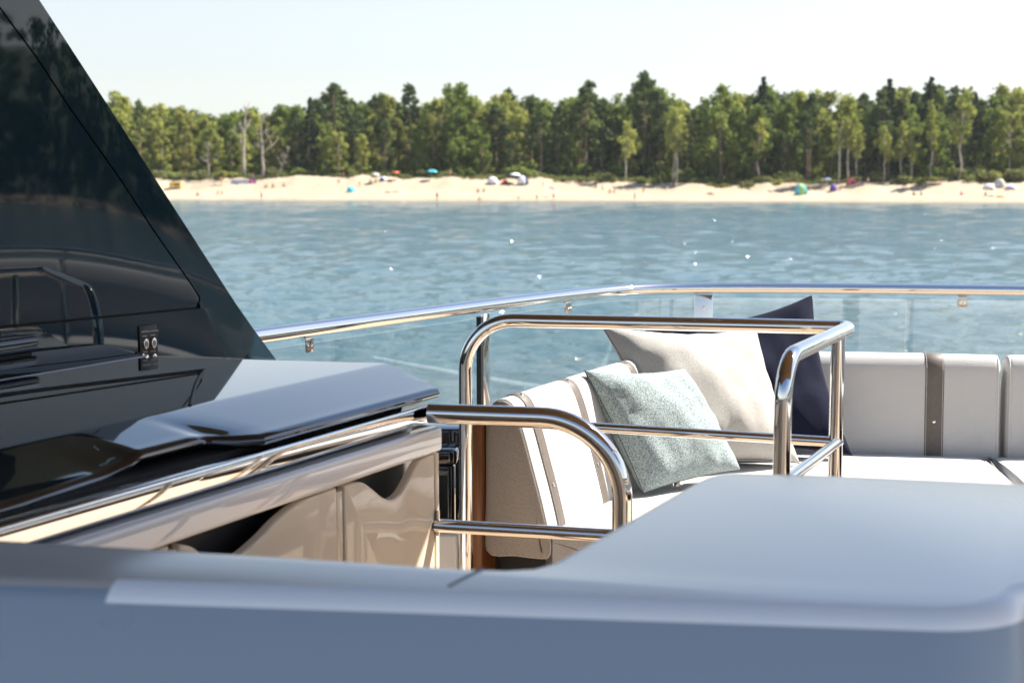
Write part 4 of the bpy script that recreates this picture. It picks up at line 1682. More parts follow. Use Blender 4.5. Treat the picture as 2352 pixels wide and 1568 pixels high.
SIL = [(100, 225), (230, 215), (270, 218), (300, 228), (330, 232), (370, 230), (400, 250), (440, 228), (470, 245), (500, 265), (520, 255), (575, 238), (610, 262), (650, 232), (690, 245), (712, 228), (740, 228), (770, 197), (800, 215), (840, 222), (870, 205), (900, 225), (925, 240), (970, 243), (1000, 228), (1050, 202), (1085, 215), (1110, 240), (1135, 212), (1170, 210), (1200, 205), (1240, 215), (1275, 232), (1290, 225), (1345, 192), (1380, 215), (1420, 222), (1450, 212), (1475, 185), (1520, 197), (1560, 212), (1600, 218), (1630, 222), (1660, 202), (1700, 225), (1745, 192), (1770, 208), (1800, 205), (1825, 207), (1870, 207), (1900, 218), (1930, 207), (1965, 215), (2000, 212), (2035, 192), (2055, 202), (2090, 205), (2135, 192), (2160, 205), (2200, 212), (2240, 222), (2285, 205), (2345, 198), (2500, 205)]
TEXT = {
    'pine': ("dark bare trunked pine", "pines of the forest behind the beach"),
    'spruce': ("narrow dark pointed spruce", "spruces of the forest behind the beach"),
    'mid': ("mid green full crowned tree", "green broadleaf trees behind the beach"),
    'olive': ("olive green leafy tree", "olive broadleaf trees behind the beach"),
    'light': ("yellow green loose crowned aspen", "aspens at the forest edge"),
}


def mix_at(px):
    if px < 680:
        return ('light', .26), ('olive', .30), ('mid', .34), ('pine', .10)
    if px < 1150:
        return ('pine', .40), ('mid', .30), ('spruce', .18), ('olive', .07), ('light', .05)
    if px < 1560:
        return ('pine', .50), ('spruce', .18), ('mid', .24), ('light', .08)
    return ('pine', .42), ('spruce', .18), ('mid', .24), ('olive', .08), ('light', .08)


def choose(px):
    q, acc = random.random(), 0
    for k, w in mix_at(px):
        acc += w
        if q <= acc:
            return k
    return 'pine'


MARKS = [(270, "the panel edge"), (324, "the bare reddish trunk"), (404, "the yellow kiosk"), (450, "the low yellow green bush"), (482, "the short bare snag"), (530, "the striped windbreak"), (560, "the tall dead tree"), (602, "the thin dead tree"), (636, "the leaning dead trunk"),
         (690, "the first dark spruce"), (740, "the high sand mound"), (779, "the person bending over"), (806, "the cyan dome tent"), (861, "the beige parasol"), (912, "the orange parasol"), (950, "the lone pine top"), (992, "the teal parasol"), (1034, "the person on the crest"), (1075, "the rounded green crown"), (1105, "the dark haired person"), (1131, "the white dark doored tent"), (1160, "the low red tent"), (1190, "the white parasol"), (1233, "the person in black suit"), (1262, "the small red parasol"), (1305, "the low spreading bush"), (1345, "the broad shouldered pine"), (1395, "the seated pair"), (1437, "the forked birch"), (1478, "the tallest pine"), (1545, "the birch clump"), (1600, "the gap beside the clump"), (1658, "the broad bright crown"), (1700, "the dark rimmed bush"), (1740, "the slender birch"), (1790, "the turquoise tent's bush"), (1840, "the turquoise tent"), (1880, "the blue parasol"), (1927, "the curved birch"), (1968, "the shorter birch"), (1995, "the two bare chested people"), (2031, "the crooked birch"), (2066, "the twin trunk birch"), (2094, "the rounded dune bush"), (2140, "the brown slim tree"), (2165, "the dark red blanket"), (2203, "the alone standing birch"), (2235, "the magenta seated person"), (2271, "the low white shelter"), (2296, "the grey dome tent"), (2322, "the lilac shelter"), (2352, "the picture's right border")]
ROWN = ["front", "second", "third", "rear"]


def place_words(px, row):
    m = min(MARKS, key=lambda q: abs(q[0] - px))
    side = "behind" if abs(px - m[0]) < 7 else "just left of" if px < m[0] else "just right of"
    return "%s rank, %s %s" % (ROWN[row], side, m[1])


random.seed(21)
for row, (e0, e1, lo, hi, step) in enumerate(((37, 41, .42, .80, 58), (43, 50, .68, .97, 48), (52, 62, .86, 1.0, 42), (66, 82, .90, 1.0, 44))):
    px = 130 + row * 9
    while px < 2470:
        e = random.uniform(e0, e1)
        ytop = np.interp(px, [a for a, b in SIL], [b for a, b in SIL])
        kind = choose(px)
        if row == 0 and kind == 'pine' and random.random() < .5:
            kind = 'mid'
        hfull = EYE + (400 - ytop) / FPX * (300 + e) - (SEA + 4.8)
        h = hfull * random.uniform(lo, hi) - (row == 3) * 0.4
        t, gname = TEXT[kind]
        plant(kind, random.randrange(3), px, e, h=h, label=t + ", " + place_words(px, row), group=gname, squash=random.uniform(.85, 1.1))
        px += step * random.uniform(.65, 1.35)

# two of a kind in the same spot: the taller and the shorter one
_seen = {}
for o in list(C.objects):
    if o.parent is None and o.get("category") == "tree" and "rank," in o.get("label", ""):
        _seen.setdefault(o["label"], []).append(o)
for lab, os_ in _seen.items():
    if len(os_) == 2 and len(lab.split()) < 16:
        a, b = sorted(os_, key=lambda q: q.scale[2] * q["height"])
        a["label"], b["label"] = "shorter " + lab, "taller " + lab
# trees that stand out
F_TREES = [
    ('pine', 0, 1478, 46, 170, "tallest pine of the forest with a ragged top against the sky"),
    ('spruce', 0, 1746, 48, 181, "dark pointed spruce topping the skyline beside a broad bright green crown"),
    ('spruce', 1, 2036, 47, 184, "slim dark spruce spire rising above the right hand skyline"),
    ('spruce', 0, 2135, 45, 181, "dark spruce peak rising above the pines on the right"),
    ('pine', 2, 940, 60, 196, "thin lone pine top sticking up in a skyline gap"),
    ('pine', 1, 770, 44, 195, "dark pine peak where the forest steps up from the lower trees"),
    ('spruce', 1, 710, 40, 226, "dark spruce standing where pale broadleaf trees give way to pines"),
    ('pine', 0, 1345, 44, 189, "dark broad shouldered pine peak above the beach tents"),
    ('mid', 0, 1658, 38, 203, "broad bright green crown filling the forest edge"),
    ('mid', 2, 1050, 42, 200, "broad rounded green crown topping the middle skyline"),
    ('light', 1, 780, 35.5, 305, "low bright yellow green tree in front of dark pines"),
    ('light', 0, 830, 35.5, 312, "small lime green tree beside another low bright tree"),
    ('light', 1, 270, 38, 219, "olive yellow tree beside the navy panel edge"),
    ('dead', 0, 560, 32, 236, "tall bleached dead tree with forked bare limbs"),
    ('dead', 1, 602, 31, 258, "thin bare dead tree beside the taller forked one"),
    ('dead', 2, 482, 32, 325, "short bare snag at the edge of the low green bushes"),
    ('clump', 0, 1545, 31, 252, "clump of pale birch stems with yellow green crown standing on the sand edge"),
    ('birch', 0, 1437, 32, 283, "pale forked birch with thin crown against dark forest"),
    ('birch', 1, 1740, 34, 280, "slender pale birch below the broad bright crown"),
    ('birch', 0, 1927, 30, 224, "tall curved pale birch beside the group in the shade"),
    ('birch', 1, 1950, 31, 226, "tall straight pale birch right beside the curved one"),
    ('birch', 1, 1968, 33, 290, "shorter pale birch beside two taller birches"),
    ('birch', 0, 2031, 31, 292, "crooked pale birch standing alone on the sand crest"),
    ('birch', 1, 2066, 34, 284, "pale twin trunk birch behind the rounded green bush"),
    ('birch', 0, 2094, 35, 300, "thin pale birch behind the rounded green bush"),
    ('birch', 1, 2203, 31, 214, "tall pale trunked birch standing alone near the right"),
]
for kind, pick, px, e, yt, lab in F_TREES:
    plant(kind, pick, px, e, y_top=yt, label=lab, rz=random.uniform(0, 6.28), squash=1.45 if kind == 'spruce' else 1.0)
plant('dead', 1, 636, 31, y_top=330, label="small bare dead trunk leaning to the right", lean=0.42, rz=0)
plant('pine', 1, 324, 33, y_top=232, label="pine with long bare reddish trunk among olive trees", squash=.6)
plant('birch', 1, 2140, 35, y_top=240, label="brown trunked slim tree between the birches and the alone standing trunk", squash=.7)

S_LIST = [
    (1190, 33, 3.6, 1, "bright green bush against the dark forest behind the beach tents"),
    (2085, 29.5, 2.2, 0, "rounded green dune bush on the sand crest"),
    (2130, 29.5, 1.8, 2, "low dune bush joining the rounded green one"),
    (2230, 32, 3.4, 0, "leafy dune bush beside the tall alone standing trunk"),
    (2290, 32, 3.8, 2, "large dune bush behind the grey dome tent"),
    (2345, 32, 3.0, 0, "dune bush behind the lilac beach shelter"),
    (1655, 28.5, 1.6, 2, "rounded dune bush at the upper edge of the sand"),
    (1715, 27.5, 1.5, 0, "dark rimmed dune bush nearest the sand below the slender birch"),
    (1790, 29.5, 1.6, 2, "dune bush behind the turquoise dome tent"),
    (1330, 29.0, 1.7, 0, "low spreading dune bush below the dark forest"),
    (1390, 29.0, 1.5, 2, "low dune bush beside the forked birch"),
    (1290, 28.5, 1.3, 0, "low dune bush right of the white beach shelter"),
    (400, 32, 2.4, 1, "low green bush behind the yellow kiosk"),
    (450, 32, 2.6, 0, "yellow green bush beside the bare snag"),
    (520, 32, 2.4, 2, "yellow green bush behind the striped windbreak"),
    (370, 31, 2.2, 0, "dune bush beside the navy panel edge"),
    (690, 32, 2.0, 1, "small dark bush at the foot of the dark spruce"),
    (1470, 30, 1.8, 1, "dark green bush at the foot of the forked birch"),
]
for px, e, h, pick, lab in S_LIST:
    o = plant('shrub', pick, px, e, h=h, label=lab, squash=1.15)
    o["category"] = "bush"


def scatter_leaves(name, pts, size, mat, seed, per=26, spread=(1.3, 1.0, .45)):
    g = np.random.default_rng(seed)
    V, F = leaf_cloud(pts, [spread] * len(pts), [per] * len(pts), size, g)
    o = mesh_obj(name, V, F, mat, smooth=False)
    return tag(o, kind='stuff')


random.seed(4)
pts = []
for px_ in np.arange(120, 2480, 5.2):
    for _ in range(2):
        e = random.uniform(30.0, 38)
        x = (px_ - 1176) / FPX * 330
        if e < 33 and (675 < px_ < 760 or 800 < px_ < 860 or 960 < px_ < 1090 or 1975 < px_ < 2030) and random.random() < .8:
            continue
        pts.append(on_beach(x, e) + UP * random.uniform(0.0, .6 + 1.7 * max(0, math.sin(px_ * .021 + 1) * math.sin(px_ * .0533))))
scatter_leaves("dune_undergrowth", pts, (.12, .28), M['scrub'], 3, per=40, spread=(1.2, 1.2, .55))
pts = []
for _ in range(520):
    x = random.uniform(-112, 135)
    e = random.uniform(38, 75)
    pts.append(on_beach(x, e) + UP * random.uniform(0.3, 3.2))
scatter_leaves("forest_undergrowth", pts, (.25, .5), M['leaf_mid'], 6, per=34, spread=(1.8, 1.5, 1.1))
# the woods carry on beyond the trees that can be told apart
pts = []
for _ in range(3200):
    x = random.uniform(-150, 170)
    e = random.uniform(84, 120)
    yt = float(np.interp(1176 + x / 400 * FPX, [a for a, b in SIL], [b for a, b in SIL]))
    top = (400 - yt) / FPX * 380 + EYE - (SEA + 4.8)
    pts.append(on_beach(x, e) + UP * (top * random.uniform(0.0, .9) ** 1.25))
scatter_leaves("deep_forest", pts, (.4, .8), M['leaf_pine'], 9, per=40, spread=(2.6, 2.2, 2.0))
# wooded shore of the bay away to the right, seen only in the yacht's mirror-like panels
pts = []
for _ in range(2600):
    f = random.random()
    x = 235 + 110 * math.sin(f * 2.2) + random.uniform(0, 40)
    y = 330 - 620 * f + random.uniform(-6, 6)
    pts.append(Vector((x, y, SEA + 2 + 40 * random.random())))
scatter_leaves("bay_forest", pts, (.6, 1.1), M['leaf_pine'], 15, per=26, spread=(3.4, 3.4, 2.4))
V, F = [], []
bay = [(232, 250), (232 + 40, 190), (232 + 85, 60), (232 + 90, -80), (232 + 60, -240), (200, -330)]
for x, y in bay:
    V += [(x - 14, y, SEA - .5), (x + 4, y, SEA + 1.5), (x + 400, y, SEA + 4)]
for i in range(len(bay) - 1):
    F += [(i * 3, i * 3 + 1, i * 3 + 4, i * 3 + 3), (i * 3 + 1, i * 3 + 2, i * 3 + 5, i * 3 + 4)]
V2, F2 = [], []
for x, y in bay:
    V2 += [(x + 12, y, SEA + 1.6), (x + 40, y, SEA + 18), (x + 90, y, SEA + 38), (x + 160, y, SEA + 46)]
for i in range(len(bay) - 1):
    for k in range(3):
        F2.append((i * 4 + k, i * 4 + k + 1, i * 4 + k + 5, i * 4 + k + 4))
tag(mesh_obj("reflection_hill", V2, F2, principled("added_dark_slope", (0.05, 0.07, 0.03), 0.95, vary=.4, vscale=.08), smooth=False), kind='structure')  # unseen slope added to keep the navy panel's reflection dark
tag(mesh_obj("bay_shore", V, F, M['sand'], smooth=False), kind='structure')

# ------------------------------------------------------------------ people on the beach
SKINS = [principled("skin_%d" % i, c, 0.6) for i, c in enumerate(((0.46, 0.26, 0.17), (0.36, 0.19, 0.12), (0.52, 0.32, 0.23)))]
COL = {k: principled(k + "_cloth", v, 0.8) for k, v in dict(
    red=(0.55, 0.04, 0.04), navy=(0.02, 0.03, 0.12), black=(0.01, 0.01, 0.012), pink=(0.75, 0.12, 0.30), white=(0.8, 0.8, 0.8), blue=(0.05, 0.16, 0.5),
    teal=(0.02, 0.32, 0.34), cyan=(0.10, 0.55, 0.65), green=(0.35, 0.62, 0.25), orange=(0.72, 0.25, 0.06), yellow=(0.75, 0.50, 0.06), grey=(0.42, 0.42, 0.44), sand=(0.55, 0.47, 0.36), purple=(0.16, 0.10, 0.32), lilac=(0.62, 0.60, 0.78), brown=(0.12, 0.06, 0.03)).items()}
HAIRS = [principled("hair_%d" % i, c, 0.6) for i, c in enumerate(((0.03, 0.018, 0.01), (0.20, 0.12, 0.05), (0.01, 0.01, 0.01)))]

POSES = {
    'stand': dict(J=dict(pel=(0, 0, .95), bel=(0, 0, 1.12), che=(0, 0, 1.32), neck=(0, 0, 1.50), head=(0, -.02, 1.60), top=(0, -.02, 1.74),
                         lh=(.10, 0, .92), lk=(.11, -.01, .50), la=(.12, .02, .08), lf=(.13, -.13, .03), rh=(-.10, 0, .92), rk=(-.12, .0, .50), ra=(-.14, .03, .08), rf=(-.15, -.12, .03),
                         ls=(.19, 0, 1.42), le=(.25, .02, 1.13), lw=(.26, -.06, .88), lp=(.26, -.09, .78), rs=(-.19, 0, 1.42), re=(-.26, .02, 1.14), rw=(-.27, -.05, .88), rp=(-.27, -.08, .78))),
    'walk': dict(J=dict(pel=(0, 0, .93), bel=(0, -.02, 1.10), che=(0, -.04, 1.30), neck=(0, -.06, 1.48), head=(0, -.10, 1.58), top=(0, -.11, 1.72),
                        lh=(.10, 0, .90), lk=(.11, -.18, .52), la=(.11, -.22, .08), lf=(.11, -.37, .04), rh=(-.10, 0, .90), rk=(-.11, .08, .50), ra=(-.11, .32, .14), rf=(-.11, .24, .03),
                        ls=(.19, -.05, 1.40), le=(.25, .12, 1.16), lw=(.24, .14, .92), lp=(.24, .12, .83), rs=(-.19, -.05, 1.40), re=(-.26, -.20, 1.15), rw=(-.24, -.42, 1.02), rp=(-.23, -.50, .99))),
    'sit': dict(J=dict(pel=(0, 0, .12), bel=(0, .03, .28), che=(0, .05, .50), neck=(0, .03, .67), head=(0, 0, .77), top=(0, -.01, .91),
                       lh=(.10, -.02, .12), lk=(.14, -.34, .42), la=(.14, -.58, .08), lf=(.14, -.72, .04), rh=(-.10, -.02, .12), rk=(-.15, -.36, .40), ra=(-.15, -.62, .08), rf=(-.15, -.76, .04),
                       ls=(.19, .05, .60), le=(.24, -.10, .38), lw=(.18, -.30, .42), lp=(.15, -.37, .44), rs=(-.19, .05, .60), re=(-.26, .22, .32), rw=(-.28, .28, .07), rp=(-.28, .34, .03))),
    'lie': dict(J=dict(pel=(0, 0, .13), bel=(.17, 0, .14), che=(.38, 0, .15), neck=(.56, 0, .14), head=(.66, 0, .17), top=(.80, 0, .17),
                       lh=(-.03, .10, .12), lk=(-.42, .12, .22), la=(-.80, .13, .07), lf=(-.84, .14, .16), rh=(-.03, -.10, .12), rk=(-.44, -.11, .11), ra=(-.84, -.12, .07), rf=(-.88, -.12, .17),
                       ls=(.47, .19, .13), le=(.30, .33, .09), lw=(.10, .36, .07), lp=(.02, .36, .06), rs=(.47, -.19, .13), re=(.62, -.38, .09), rw=(.78, -.28, .10), rp=(.82, -.22, .11))),
    'bend': dict(J=dict(pel=(0, 0, .90), bel=(0, -.12, 1.02), che=(0, -.32, 1.08), neck=(0, -.50, 1.06), head=(0, -.60, 1.03), top=(0, -.74, 1.00),
                        lh=(.10, 0, .88), lk=(.11, -.06, .48), la=(.12, .04, .08), lf=(.13, -.10, .03), rh=(-.10, 0, .88), rk=(-.12, -.06, .48), ra=(-.14, .04, .08), rf=(-.15, -.10, .03),
                        ls=(.19, -.42, 1.05), le=(.22, -.48, .78), lw=(.16, -.55, .55), lp=(.15, -.57, .46), rs=(-.19, -.42, 1.05), re=(-.22, -.48, .78), rw=(-.16, -.55, .55), rp=(-.15, -.57, .46))),
}
BONES = [('pel', 'bel'), ('bel', 'che'), ('che', 'neck'), ('neck', 'head'), ('head', 'top'), ('pel', 'lh'), ('lh', 'lk'), ('lk', 'la'), ('la', 'lf'), ('pel', 'rh'), ('rh', 'rk'), ('rk', 'ra'), ('ra', 'rf'),
         ('che', 'ls'), ('ls', 'le'), ('le', 'lw'), ('lw', 'lp'), ('che', 'rs'), ('rs', 're'), ('re', 'rw'), ('rw', 'rp')]
RADII = dict(pel=.135, bel=.12, che=.135, neck=.055, head=.095, top=.07, lh=.10, lk=.06, la=.042, lf=.035, rh=.10, rk=.06, ra=.042, rf=.035, ls=.065, le=.043, lw=.03, lp=.035, rs=.065, re=.043, rw=.03, rp=.035)


def make_person(pose):
    J = POSES[pose]['J']
    names = list(J)
    bm = bmesh.new()
    lay = bm.verts.layers.skin.verify()
    vs = {}
    for n in names:
        v = bm.verts.new(J[n])
        v[lay].radius = (RADII[n], RADII[n] * (.8 if n in ('pel', 'bel', 'che') else 1))
        v[lay].use_root = n == 'pel'
        vs[n] = v
    for a, b in BONES:
        bm.edges.new((vs[a], vs[b]))
    me = bpy.data.meshes.new("body_seed")
    bm.to_mesh(me)
    bm.free()
    tmp = bpy.data.objects.new("body_seed", me)
    C.objects.link(tmp)
    tmp.modifiers.new("skin", 'SKIN')
    s = tmp.modifiers.new("smooth", 'SUBSURF')
    s.levels = s.render_levels = 1
    bpy.context.view_layer.update()
    dg = bpy.context.evaluated_depsgraph_get()
    body = bpy.data.meshes.new_from_object(tmp.evaluated_get(dg))
    bpy.data.objects.remove(tmp)
    bpy.data.meshes.remove(me)
    body.name = "person"
    o = finish("person", body, SKINS[0], angle=180)
    # hair: a cap over the head
    hd, tp = Vector(J['head']), Vector(J['top'])
    ax = (tp - hd).normalized()
    V, F = [], []
    a1 = ax.orthogonal().normalized()
    b1 = ax.cross(a1)
    for i in range(6):
        th = i / 5 * 1.75
        for k in range(10):
            q = 6.283 * k / 10
            V.append(hd + ax * (.055 + .105 * math.cos(th)) + (a1 * math.cos(q) + b1 * math.sin(q)) * (.108 * math.sin(th) + .001))
    for i in range(5):
        for k in range(10):
            F.append((i * 10 + k, i * 10 + (k + 1) % 10, i * 10 + 10 + (k + 1) % 10, i * 10 + 10 + k))
    mesh_obj("hair", V, F, HAIRS[0], o, angle=180)
    # swimwear round the hips and a top round the chest
    for nm, pts, rr in (("shorts", ('pel', 'bel'), .165), ("shirt", ('bel', 'che'), .175)):
        p0, p1 = Vector(J[pts[0]]), Vector(J[pts[1]])
        d = (p1 - p0)
        path = [p0 - d * (.6 if nm == "shorts" else .1), p0, p0 + d * .55, p0 + d * (.75 if nm == "shorts" else 1.15)]
        V, F = tube_geo(path, [rr, rr * 1.02, rr * .95, rr * .9], 12)
        mesh_obj(nm, V, F, COL['navy'], o, angle=180)
    return o


PERS = {k: make_person(k) for k in POSES}
_first = {k: True for k in PERS}


def person(pose, px, py, label, rz=0.0, shorts='navy', shirt=None, skin=0, hair=0, scale=1.0):
    p = beach_px(px, py)
    src = PERS[pose]
    o = copy_tree(src) if not _first[pose] else src
    if _first[pose]:
        _first[pose] = False
        PROTO_CH[pose] = True
    o.location = p
    o.rotation_euler = (0, 0, rz)
    o.scale = (scale,) * 3
    o.data = o.data
    o.material_slots[0].link = 'OBJECT'
    o.material_slots[0].material = SKINS[skin]
    for ch in o.children:
        ch.material_slots[0].link = 'OBJECT'
        st = ch.name.split('.')[0]
        ch.material_slots[0].material = HAIRS[hair] if st == 'hair' else COL[shorts] if st == 'shorts' else (COL[shirt] if shirt else SKINS[skin])
    tag(o, label, "person", "people on the beach")
    return o


PROTO_CH = {}
person('stand', 508, 423, "person in orange top standing on the sand left of the striped windbreak", .4, 'grey', 'orange')
person('sit', 454, 450, "person sitting alone near the water right of the yellow kiosk", .8, 'navy', None, 1)
person('sit', 501, 446, "person sitting near the water, left one of a pair below the windbreak", -.6, 'white', 'grey')
person('sit', 510, 446, "person sitting near the water, right one of a pair below the windbreak", .5, 'grey', 'sand', 2)
person('walk', 601, 459.5, "person in dark shorts walking along the waterline below the dark blue tent", -1.4, 'navy', None, 1)
person('stand', 580, 414, "person in pink top standing behind the dark blue tent", 2.6, 'pink', 'pink', 2, 1)
person('sit', 627, 430, "person in dark clothes sitting on the sand near the leaning dead trunk", 1.2, 'black', 'navy')
person('sit', 613, 431, "person sitting beside the one in dark clothes on the sand", -1.0, 'navy', None)
person('sit', 652, 428, "person sitting alone on the open sand right of the leaning dead trunk", 1.0, 'grey', 'sand')
person('bend', 779, 426, "person in pink and red bending over on the sand above the cyan tent", -.9, 'black', 'pink')
person('stand', 788, 412, "person in red top standing behind the one bending over", .2, 'brown', 'red', 0, 0, .95)
person('stand', 826, 430, "person in grey standing right of the cyan tent", .4, 'grey', 'grey', 1, 0, .8)
person('sit', 851, 420, "person sitting under the beige parasol, left one of two", .5, 'navy', None, 1)
person('sit', 864, 419, "person sitting under the beige parasol, right one of two", -.7, 'black', 'brown')
person('stand', 1034, 407.5, "person standing bare chested on the dune crest against the dark forest", .1, 'orange', None, 0, 1, 1.05)
person('lie', 890, 443, "person lying on the sand, left one of two right of the cyan tent", .1, 'navy', None)
person('lie', 908, 442, "person lying on the sand, right one of two right of the cyan tent", .3, 'teal', None, 1)
person('stand', 1004, 460, "person in dark suit standing at the waterline below the teal parasol", .8, 'black', 'navy', 1)
person('sit', 1098, 442, "person with dark hair sitting on the sand left of another below the white tent", .3, 'black', 'black', 0, 2)
person('sit', 1112, 441, "person sitting on the sand right of the dark haired one below the white tent", -.4, 'sand', None, 1)
person('sit', 1101, 460, "person crouching at the waterline below the white dark doored tent", 1.6, 'red', None, 2)
person('stand', 1191, 461, "child standing at the waterline below the white parasol", .5, 'pink', None, 2, 1, .62)
person('stand', 1233, 461, "person in black suit standing at the waterline right of the child", -.3, 'black', 'black', 1, 0, .72)
person('stand', 1247, 430, "person in grey standing right of the white shelter", .4, 'grey', 'grey', 0, 0, .7)
person('walk', 1271, 460.5, "person walking at the waterline beside the small red parasol", 1.4, 'brown', None, 1)
person('sit', 1333, 426, "person in orange sitting at the upper edge of the sand", .4, 'orange', 'orange')
person('sit', 1369, 431, "person in brown sitting beside the low dune bush", -.8, 'brown', 'brown', 1)
person('stand', 1384, 439, "person with white hat standing right of the one in brown", .5, 'grey', 'white', 0, 1, .75)
person('sit', 1401, 443, "person sitting upright on the sand, left one of a pair below the forked birch", .2, 'brown', None)
person('sit', 1411, 443, "person sitting upright on the sand, right one of a pair below the forked birch", -.2, 'red', None, 2)
person('stand', 1458, 460, "person standing at the waterline below the birch clump", .6, 'sand', None, 2, 1, .9)
person('stand', 1478, 446, "person standing on the mid beach below the birch clump", -.2, 'grey', 'orange', 0, 0, 1.0)
person('sit', 1548, 428, "person in dark clothes sitting under the birch clump", .3, 'navy', 'navy')
person('lie', 1630, 446, "person lying on a dark towel between the birch clump and the turquoise tent", .0, 'black', None, 1)
person('stand', 1815, 426, "person in brown standing left of another above the turquoise tent", .1, 'brown', 'brown', 0, 0, .85)
person('stand', 1827, 414, "person in white standing on the bushes' edge above the turquoise tent", .6, 'sand', 'white', 2, 1, .85)
person('stand', 1893, 438, "person in grey standing in the shade beside the purple tent", .2, 'grey', 'grey', 0, 2, .95)
person('sit', 1858, 436, "person in red sitting right of the turquoise tent", .7, 'red', 'red')
person('sit', 1931, 436, "person in orange sitting below the tall curved birch", -.5, 'orange', 'orange')
person('stand', 1976, 424, "bare chested person standing right of the hammock tent, left one of two", .0, 'navy', None, 0, 1, .98)
person('stand', 1993, 424, "bare chested person in white shorts standing right of the hammock tent, right one of two", .5, 'white', None, 1, 0, .98)
person('stand', 2161, 421, "person standing on a dark red blanket beside the rounded green bush", .5, 'brown', None, 0, 1, .85)
person('sit', 2099, 449, "person in navy sitting on the sand below the rounded green bush, left one of two", .6, 'navy', 'navy')
person('sit', 2116, 449, "person in brown sitting on the sand below the rounded green bush, right one of two", -.6, 'brown', None, 1)
person('sit', 2208, 449, "person in magenta sitting on the sand below the tall alone standing trunk", .9, 'pink', 'pink')
person('sit', 2264, 450, "person in dark clothes sitting below the white beach shelter", -.3, 'black', 'navy')
person('lie', 2276, 452, "person lying on the sand next to the one sitting below the white beach shelter", .2, 'brown', None, 1)


# ------------------------------------------------------------------ parasols, tents and other things on the beach
def parasol(px, py, wid, cols, label, tilt=(0, 0)):
    p = beach_px(px, py)
    root = thing("beach_parasol", label, "parasol", "parasols on the beach", loc=p)
    root.rotation_euler = (tilt[0], tilt[1], 0)
    hgt = 1.75
    V, F = tube_geo([Vector((0, 0, 0)), Vector((0, 0, hgt + .45))], 0.022, 6)
    mesh_obj("pole", V, F, COL['white'], root)
    V, F, mi = [], [], []
    n, r = 16, wid / 2
    for i in range(6):
        f = i / 5
        for k in range(n):
            a = 6.2832 * k / n
            rr = r * math.sin(f * 1.35) / math.sin(1.35) * (1 + .02 * (k % 2))
            V.append(Vector((math.cos(a) * rr, math.sin(a) * rr, hgt + .5 * r * math.cos(f * 1.35) - .08 * (i == 5))))
    for i in range(5):
        for k in range(n):
            F.append((i * n + k, i * n + (k + 1) % n, i * n + n + (k + 1) % n, i * n + n + k))
            mi.append((k // 2) % len(cols))
    mesh_obj("canopy", V, F, [COL[c] for c in cols], root, mat_idx=mi, angle=50)
    return root


def dome_tent(px, py, wid, hgt, cols, door, label, name="beach_tent", depth=1.0, rz=0.0):
    p = beach_px(px, py)
    root = thing(name, label, "tent", "tents on the beach", loc=p, rz=rz)
    V, F, mi = [], [], []
    n, m = 18, 8
    for i in range(m + 1):
        th = i / m * math.pi / 2
        for k in range(n):
            a = 6.2832 * k / n
            rr = math.cos(th) ** .8
            V.append(Vector((math.cos(a) * rr * wid / 2, math.sin(a) * rr * depth, math.sin(th) ** .9 * hgt)))
    for i in range(m):
        for k in range(n):
            F.append((i * n + k, i * n + (k + 1) % n, i * n + n + (k + 1) % n, i * n + n + k))
            mi.append((k * len(cols) * 2 // n) % len(cols))
    mesh_obj("canopy", V, F, [COL[c] for c in cols], root, mat_idx=mi, angle=60)
    if door:
        V = []
        for k in range(9):
            a = math.pi * k / 8
            V.append(Vector((math.cos(a) * wid * .27, -depth * (.93 - .30 * math.sin(a)) - .03, .02 + math.sin(a) * hgt * .62)))
        V2 = [v + Vector((0, .05, 0)) for v in V]
        F = [tuple(range(9)), tuple(range(17, 8, -1))] + [(i, i + 1, i + 10, i + 9) for i in range(8)] + [(8, 0, 9, 17)]
        mesh_obj("doorway", V + V2, F, COL[door], root, smooth=False)
    return root


def wedge_tent(px, py, wid, hgt, c, c2, label, rz=0.0):
    p = beach_px(px, py)
    root = thing("beach_tent", label, "tent", "tents on the beach", loc=p, rz=rz)
    w = wid / 2
    V = [(-w, -.7, 0), (w, -.7, 0), (w, .8, 0), (-w, .8, 0), (-w * .1, 0, hgt), (w * .1, .1, hgt * .98)]
    F = [(0, 1, 5, 4), (1, 2, 5), (2, 3, 4, 5), (3, 0, 4), (3, 2, 1, 0)]
    mesh_obj("canopy", V, F, COL[c], root, smooth=False)
    V = [(-w * .5, -.66, .02), (w * .5, -.66, .02), (w * .08, -.22, hgt * .72), (-w * .08, -.22, hgt * .72)]
    V = [(a, b - .05, z) for a, b, z in V] + [(a, b - .02, z) for a, b, z in V]
    mesh_obj("doorway", V, [(0, 1, 2, 3), (7, 6, 5, 4), (0, 4, 5, 1), (1, 5, 6, 2), (2, 6, 7, 3), (3, 7, 4, 0)], COL[c2], root, smooth=False)
    return root


wedge_tent(580, 421, 2.1, 1.45, 'navy', 'pink', "dark blue pop up tent right of the striped windbreak")
dome_tent(806, 441, 1.95, 1.2, ('cyan',), None, "small cyan dome tent on the lower beach", rz=.3)
dome_tent(881, 413, 1.7, .6, ('blue', 'white'), None, "low blue and white shelter between the beige and the orange parasols")
dome_tent(1131, 422, 2.6, 1.5, ('white',), 'red', "white dome tent with dark red doorway on the upper beach")
wedge_tent(1160, 421, 1.9, .95, 'red', 'brown', "low red tent between the white tent and the white parasol")
dome_tent(1201, 423, 2.7, 1.8, ('white', 'navy'), 'navy', "white and navy beach shelter next to the white parasol", rz=.4)
dome_tent(1840, 447, 2.85, 2.1, ('cyan', 'green', 'teal'), 'teal', "turquoise and lime dome tent on the lower beach")
dome_tent(1914, 438, 1.6, 1.35, ('purple',), None, "purple tent in the shade of the birches")
wedge_tent(1957, 424, 2.4, 1.4, 'red', 'navy', "dark red and blue hammock tent behind the tall birches")
